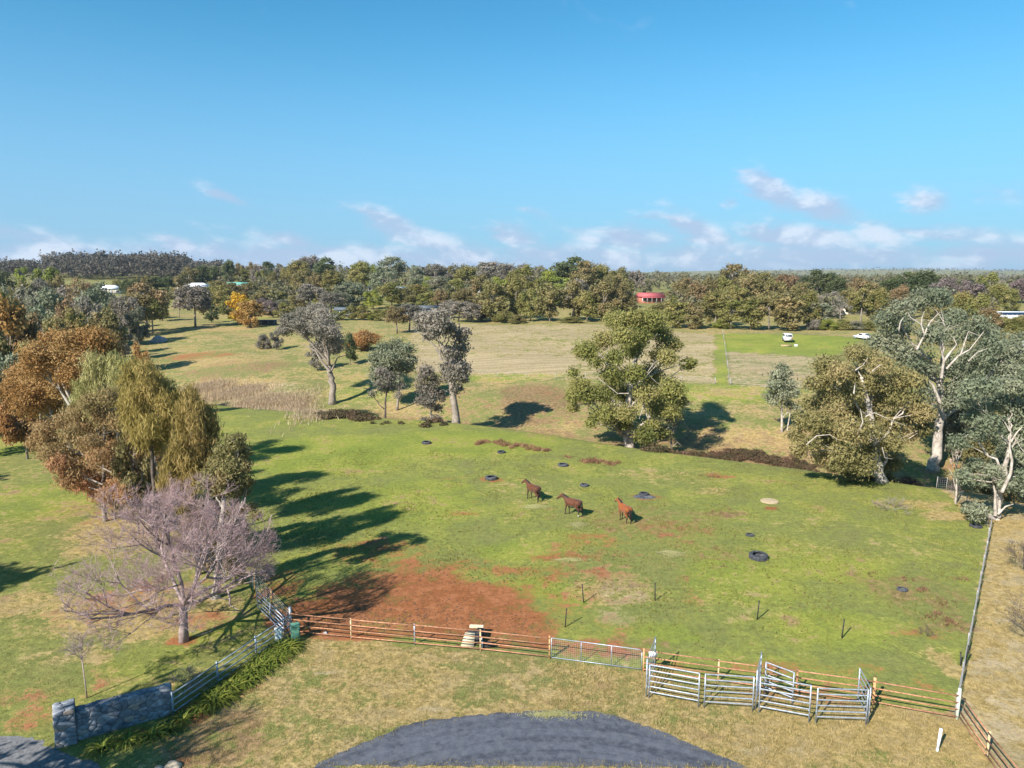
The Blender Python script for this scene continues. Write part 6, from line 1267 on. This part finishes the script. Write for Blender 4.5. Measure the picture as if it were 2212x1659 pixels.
def house(px, Y, label, wid, dep, hw, hr, wall, roof, rz=0., hip=True, nwin=4, cat='house', name='house', porch=False, sink=0.):
    P = on(px, Y); P.z -= sink; o = empty(name, P, label, cat, rz=rz)
    MB().box((0, 0, hw / 2 - .6), (wid, dep, hw + 1.2)).build('wall', WALLC[wall], o)
    e = .5; W_, D_ = wid / 2 + e, dep / 2 + e; rx = W_ - D_ if hip else W_
    V = [(-W_, -D_, hw), (W_, -D_, hw), (W_, D_, hw), (-W_, D_, hw), (-rx, 0, hw + hr), (rx, 0, hw + hr)]
    r = MB().add([(x, y, z + .003) for x, y, z in V], [(0, 1, 5, 4), (2, 3, 4, 5), (3, 2, 1, 0)], [(1, 2, 5), (3, 0, 4)]).build('roof', ROOFC[roof], o)
    for k in range(nwin):
        x = -wid / 2 + wid * (k + .5) / nwin
        if k == nwin // 2: MB().box((x, -dep / 2 - .02, 1.05), (.95, .06, 2.1)).build('door', WALLC['grey'], o); continue
        w = MB().box((x, -dep / 2 - .02, 1.5), (min(1.8, wid / nwin * .6), .06, 1.2)).build('window', WALLC['white'], o); MB().box((x, -dep / 2 - .055, 1.5), (min(1.6, wid / nwin * .52), .02, 1.02)).build('pane', GLASS, w)
    if porch:
        for k in range(6): tubeobj('veranda_post', (-wid / 2 + wid * k / 5, -dep / 2 - 1.6, 0), (-wid / 2 + wid * k / 5, -dep / 2 - 1.6, hw - .3), .06, WALLC['white'], o)
        MB().add([(-wid / 2, -dep / 2 - 1.9, hw - .35), (wid / 2, -dep / 2 - 1.9, hw - .35), (wid / 2, -dep / 2 - .02, hw - .02), (-wid / 2, -dep / 2 - .02, hw - .02), (-wid / 2, -dep / 2 - 1.9, hw - .27), (wid / 2, -dep / 2 - 1.9, hw - .27), (wid / 2, -dep / 2 - .02, hw + .06), (-wid / 2, -dep / 2 - .02, hw + .06)], [(0, 3, 2, 1), (4, 5, 6, 7), (0, 1, 5, 4), (1, 2, 6, 5), (2, 3, 7, 6), (3, 0, 4, 7)]).build('veranda_roof', ROOFC[roof], o)
    return o
house(240, 372, 'white-roofed house among trees on the left hillside', 11, 7, 2.6, 2.0, 'cream', 'white', .2)
house(428, 395, 'low white house left of the green-roofed one on the left ridge', 12, 6, 2.6, 1.7, 'white', 'white', .1, porch=True)
house(516, 405, 'green-roofed white shed on the left ridge', 12, 7, 2.8, 1.3, 'white', 'green', -.05, hip=False, cat='shed', name='shed')
house(868, 372, 'long white tin shed on the central ridge', 12, 8, 2.8, 1.5, 'white', 'white', .3, hip=False, nwin=3, cat='shed', name='shed')
house(815, 402, 'grey-roofed house peeping out left of the long white shed', 10, 7, 2.8, 1.6, 'cream', 'white', .1)
house(1405, 330, 'brick house with a bright red roof above the dry field', 11, 8, 2.8, 1.8, 'brick', 'red', .12, hip=False, porch=True)
house(1030, 385, 'terracotta-roofed cream house half hidden on the central ridge', 9, 7, 2.6, 1.8, 'cream', 'tile', .2)
house(1838, 262, 'cream house hidden in trees behind the parked white vehicles', 9, 6, 2.6, 1.6, 'cream', 'white', .1)
solar = house(2196, 218, 'brick house with a white roof and dark solar panels at the right edge', 15, 7, 2.6, 1.5, 'brick', 'white', -.05, hip=False, porch=True)
for k in range(8):
    x = -5.6 + k * 1.45; f = .55; y = -4.0 * (1 - f); z = 2.6 + 1.5 * f + .08; sl = math.atan2(1.5, 4.0)
    MB().box((x, y, z), (1.38, 2.0, .05), M=Matrix.Rotation(sl, 3, 'X')).build('solar_panel', surf('solar glass', (.012, .016, .035), (.025, .03, .055), 2, .2, spec=.6), solar)
house(926, 262, 'small dark-roofed open shed below the central ridge', 7, 5, 2.4, 1.1, 'grey', 'dark', .3, hip=False, nwin=2, cat='shed', name='shed')
house(890, 262, 'small green-roofed lean-to left of the dark open shed', 5, 4, 2.0, .8, 'grey', 'green', .1, hip=False, nwin=2, cat='shed', name='shed')
house(748, 258, 'low grey shed behind the row of garden trees', 7, 5, 2.3, 1.0, 'grey', 'dark', .1, hip=False, nwin=2, cat='shed', name='shed')
house(72, 320, 'low grey shed between the poplars at far left', 8, 5, 2.4, 1.0, 'white', 'dark', .1, hip=False, nwin=2, cat='shed', name='shed')
house(2195, 150, 'white tin carport at the right edge below the solar roof', 7, 6, 2.2, .5, 'white', 'white', .1, hip=False, nwin=2, cat='shed', name='carport')
def field_shelter():
    P = at(568, 702); o = empty('field_shelter', P, 'long low dark animal shelter beside the golden trees', 'shelter', rz=.05)
    MB().box((0, 0, 1.55), (8.5, 3, .12)).build('roof', ROOFC['dark'], o); MB().box((0, 1.4, .75), (8.3, .1, 1.5)).build('back_wall', ROOFC['dark'], o)
    for k in range(5): tubeobj('post', (-4 + 2 * k, -1.35, -.2), (-4 + 2 * k, -1.35, 1.5), .07, GREYP, o)
field_shelter()
WP = surf('white car paint', (.74, .74, .75), (.8, .8, .8), 2, .3, spec=.6); TY = surf('vehicle tyre', (.02, .02, .02), (.04, .04, .04), 5, .8); RED = surf('tail light red', (.4, .02, .02), (.5, .03, .03), 3, .3)
def vehicle(px, py, label, rz, van=True):
    P = at(px, py); o = empty('van' if van else 'car', P, label, 'van' if van else 'car', 'white vehicles parked in the green paddock', rz)
    if van: sec = [(-2.2, .45), (-2.25, 1.2), (-2.1, 1.95), (-1.9, 2.05), (1.0, 2.05), (1.55, 1.35), (2.2, 1.15), (2.3, .45)]
    else: sec = [(-2.1, .4), (-2.15, .95), (-1.7, 1.05), (-1.2, 1.5), (.2, 1.5), (.9, 1.0), (2.0, .85), (2.15, .4)]
    n = len(sec); V = []
    for y, k in ((-.86, 0), (.86, 0)): V += [(x, y * (.92 if z > 1.25 else 1), z) for x, z in sec]
    Q = [(i, (i + 1) % n, n + (i + 1) % n, n + i) for i in range(n)]; T = [(0, i + 1, i) for i in range(1, n - 1)] + [(n, n + i, n + i + 1) for i in range(1, n - 1)]
    MB().add(V, Q, T).build('body', WP, o)
    zt = 1.62 if van else 1.25
    MB().box((-2.19 if van else -1.5, 0, zt), (.06, 1.35, .5), M=Matrix.Rotation(.12 if van else .8, 3, 'Y')).build('rear_window', GLASS, o)
    for s in (-1, 1):
        MB().box((-.3, s * .83, zt), (2.6 if van else 1.3, .04, .42)).build('side_window', GLASS, o); MB().box((-2.24, s * .74, 1.05 if van else .85), (.06, .14, .34)).build('tail_light', RED, o)
        for x in (-1.35, 1.4):
            w = MB().tube([(x, s * .72, .33), (x, s * .9, .33)], .33, 14).build('wheel', TY, o); MB().tube([(x, s * .9, .33), (x, s * .915, .33)], .2, 12).build('rim', GALV, w)
    return o
vehicle(1700, 738, 'white van seen from behind beside a timber sleeper in the green paddock', R(78)); vehicle(1862, 733, 'white car at the right end of the green paddock', R(110), False)
b = MB().box((0, 0, .16), (2.4, .6, .4)).build('timber_sleeper', surf('pale timber', (.30, .21, .11), (.40, .29, .17), 4, .9)); b.location = at(1698, 748); tag(b, 'pale timber sleeper lying behind the white van', 'timber')
b = rounded_box('white_tub', .6, .5, .45, WP, None); b.location = at(1719, 748); tag(b, 'small white tub at the end of the timber sleeper', 'tub')
def pole(px, Y, top, label):
    P = on(px, Y); h = up_to(P, top); o = empty('power_pole', P, label, 'pole'); MB().tube([(0, 0, -.3), (0, 0, h)], [.16, .11], 8).build('shaft', surf('pole timber', (.36, .30, .24), (.5, .44, .36), 4, .9), o); MB().box((0, 0, h - .4), (1.8, .12, .14)).build('crossarm', MATS['pole timber'], o)
pole(388, 262, 620, 'wooden power pole on the left paddock beside the lone gum'); pole(385, 380, 596, 'smaller power pole far behind on the left hillside')

# trees out of frame whose shadows fall into the picture
belt_tree('gum_tree', 'evergreen street gum beside the driveway, left of the view', Vector((-26.6, 18.4, 0)), 14, 7.0, 'open', LEAF['gum'], 'tree')
bare_tree('bare_tree', 'leafless street tree by the driveway, left of the view', Vector((-21.6, 18.6, 0)), 11.5, 8.4, .24, 16, levels=4, rmin=.02, dense=3, dome=(4.0, 7.4, 4.4, 0))
belt_tree('gum_tree', 'tall gum left of the garden lawn, outside the view', Vector((-46.5, 30.5, 0)), 15, 9, 'gum', LEAF['gum'], 'tree')
belt_tree('gum_tree', 'second gum left of the garden lawn, outside the view', Vector((-66, 52, 0)), 15, 11, 'round', LEAF['brown'], 'tree')
belt_tree('gum_tree', 'third gum left of the garden lawn, outside the view', Vector((-78, 76, 0)), 15, 13, 'round', LEAF['gum'], 'tree')
# ------------------------------------------------------------------ grass blades over the near ground
def grass():
    rng = np.random.default_rng(21); Vs = []; ts = []
    def sow(n, xr, yr, h0, h1, keep, t0, t1, blades=4):
        x = rng.uniform(*xr, n); y = rng.uniform(*yr, n); k = keep(x, y); x, y = x[k], y[k]; n = len(x); z = Hn(x, y); hh = rng.uniform(h0, h1, n); tb = rng.uniform(t0, t1, n)
        for _ in range(blades):
            th = rng.random(n) * 6.283; w = .008 + .009 * rng.random(n); ox, oy = rng.normal(size=n) * .05, rng.normal(size=n) * .05; lx, ly = rng.normal(size=n) * hh * .5, rng.normal(size=n) * hh * .5
            a = np.stack([x + ox - np.cos(th) * w, y + oy - np.sin(th) * w, z - .01], -1); b = np.stack([x + ox + np.cos(th) * w, y + oy + np.sin(th) * w, z - .01], -1); c = np.stack([x + ox + lx, y + oy + ly, z + hh * (.6 + .5 * rng.random(n))], -1)
            Vs.append(np.stack([a, b, c], 1).reshape(-1, 3)); ts.append(np.repeat(np.clip(tb + rng.normal(size=n) * .12, 0, 1), 3))
    rp_ = [(q[0], q[1]) for q in road_poly]; dp_ = [(q[0], q[1]) for q in drive_poly]
    def off(x, y): return ~in_poly(x, y, rp_) & ~in_poly(x, y, dp_)
    def verge(x, y):
        yf = np.interp(x, line_x, line_y); lx = np.interp(y, [LF[0].y, FR[0].y], [LF[0].x, FR[0].x]); rx = np.interp(y, [DOWN2.y, CORNER_E.y], [DOWN2.x, CORNER_E.x])
        return (y < yf - .1) & (x > lx + .8) & (x < rx) & off(x, y)
    sow(52000, (-20, 24), (24, 41), .03, .10, verge, .3, .8)
    sow(9000, (2, 24), (24, 36), .08, .22, lambda x, y: verge(x, y) & (rng.random(len(x)) < .8), .45, 1.)
    sow(16000, (22, 46), (25, 60), .05, .16, lambda x, y: (x > np.interp(y, [DOWN2.y, CORNER_E.y, RF[1].y], [DOWN2.x, CORNER_E.x, RF[1].x]) + .1), .6, 1.)
    e = np.array([q for q in road_poly if q[1] > 25.2] * 9); e = e + rng.normal(size=e.shape) * .16; dense = {'k': 0}
    for rep in range(2):
        n = len(e); x, y = e[:, 0] + rng.normal(size=n) * .05, e[:, 1] + rng.normal(size=n) * .05; th = rng.random(n) * 6.283; hh = rng.uniform(.04, .13, n); w = .009
        a = np.stack([x - np.cos(th) * w, y - np.sin(th) * w, x * 0], -1); b = np.stack([x + np.cos(th) * w, y + np.sin(th) * w, x * 0], -1); c = np.stack([x + rng.normal(size=n) * .05, y + rng.normal(size=n) * .05, hh], -1)
        Vs.append(np.stack([a, b, c], 1).reshape(-1, 3)); ts.append(np.repeat(rng.uniform(.2, .9, n), 3))
    V = np.vstack(Vs); o = mobj('verge_grass', np_mesh('verge_grass', V, np.arange(len(V)).reshape(-1, 3), LEAF['grass'], np.concatenate(ts))); tag(o, 'dry tufted grass of the verge and the right-hand track', 'grass', kind='stuff')
    Vs.clear(); ts.clear()
    sow(24000, (-42, -8), (26, 60), .03, .08, lambda x, y: (x < np.interp(y, [LF[0].y, FR[0].y, BK1.y, BK2.y], [LF[0].x, FR[0].x, BK1.x, BK2.x])) & off(x, y), 0., .5, 3)
    V = np.vstack(Vs); o = mobj('lawn_grass', np_mesh('lawn_grass', V, np.arange(len(V)).reshape(-1, 3), LEAF['lawn'], np.concatenate(ts))); tag(o, 'short green blades of the garden lawn on the left', 'grass', kind='stuff')
def pasture_tufts():
    rng = np.random.default_rng(31); n = 16000; g = rng.integers(0, 420, n); cx = rng.uniform(-22, 36, 420); cy = rng.uniform(37, 80, 420)
    x = cx[g] + rng.normal(size=n) * .8; y = cy[g] + rng.normal(size=n) * .9
    soil = sum(np.exp(-((x - at(a, b).x) / 6.) ** 2 - ((y - at(a, b).y) / 3.) ** 2) for a, b in ((850, 1300), (1010, 1310), (1100, 1360)))
    k = (y > np.interp(x, line_x, line_y) + .4) & (y < crest(x) - 1) & (x > np.interp(y, [FR[0].y, BK1.y, BK2.y], [FR[0].x, BK1.x, BK2.x]) + .5) & (x < np.interp(y, [CORNER_E.y, RF[1].y], [CORNER_E.x, RF[1].x]) - .3) & (rng.random(n) > soil * 1.3)
    x, y = x[k], y[k]; n = len(x); z = Hn(x, y); Vs = []; ts = []
    for _ in range(3):
        th = rng.random(n) * 6.283; w = .02 + .02 * rng.random(n); hh = rng.uniform(.05, .14, n)
        Vs.append(np.stack([np.stack([x - np.cos(th) * w, y - np.sin(th) * w, z], -1), np.stack([x + np.cos(th) * w, y + np.sin(th) * w, z], -1), np.stack([x + rng.normal(size=n) * .05, y + rng.normal(size=n) * .05, z + hh], -1)], 1).reshape(-1, 3)); ts.append(np.repeat(rng.random(n), 3))
    V = np.vstack(Vs); o = mobj('pasture_tufts', np_mesh('pasture_tufts', V, np.arange(len(V)).reshape(-1, 3), LEAF['lawn'], np.concatenate(ts))); tag(o, 'low tufts of rank grass over the horse paddock', 'grass', kind='stuff')
grass(); pasture_tufts()

# ------------------------------------------------------------------ haze
def haze():
    m = bpy.data.materials.new('thin air'); m.use_nodes = True; T = NT(m.node_tree); out = T.n('ShaderNodeOutputMaterial'); v = T.n('ShaderNodeVolumePrincipled')
    v.inputs['Color'].default_value = (.72, .84, 1, 1); v.inputs['Density'].default_value = .00008; v.inputs['Anisotropy'].default_value = .2
    T.l(v.outputs[0], out.inputs['Volume'])
    o = MB().box((0, 4700, 30), (21000, 9700, 82)).build('haze', m); tag(o, 'thin blue haze over the distance', 'haze', kind='stuff')
HAZE = True
if HAZE: haze()
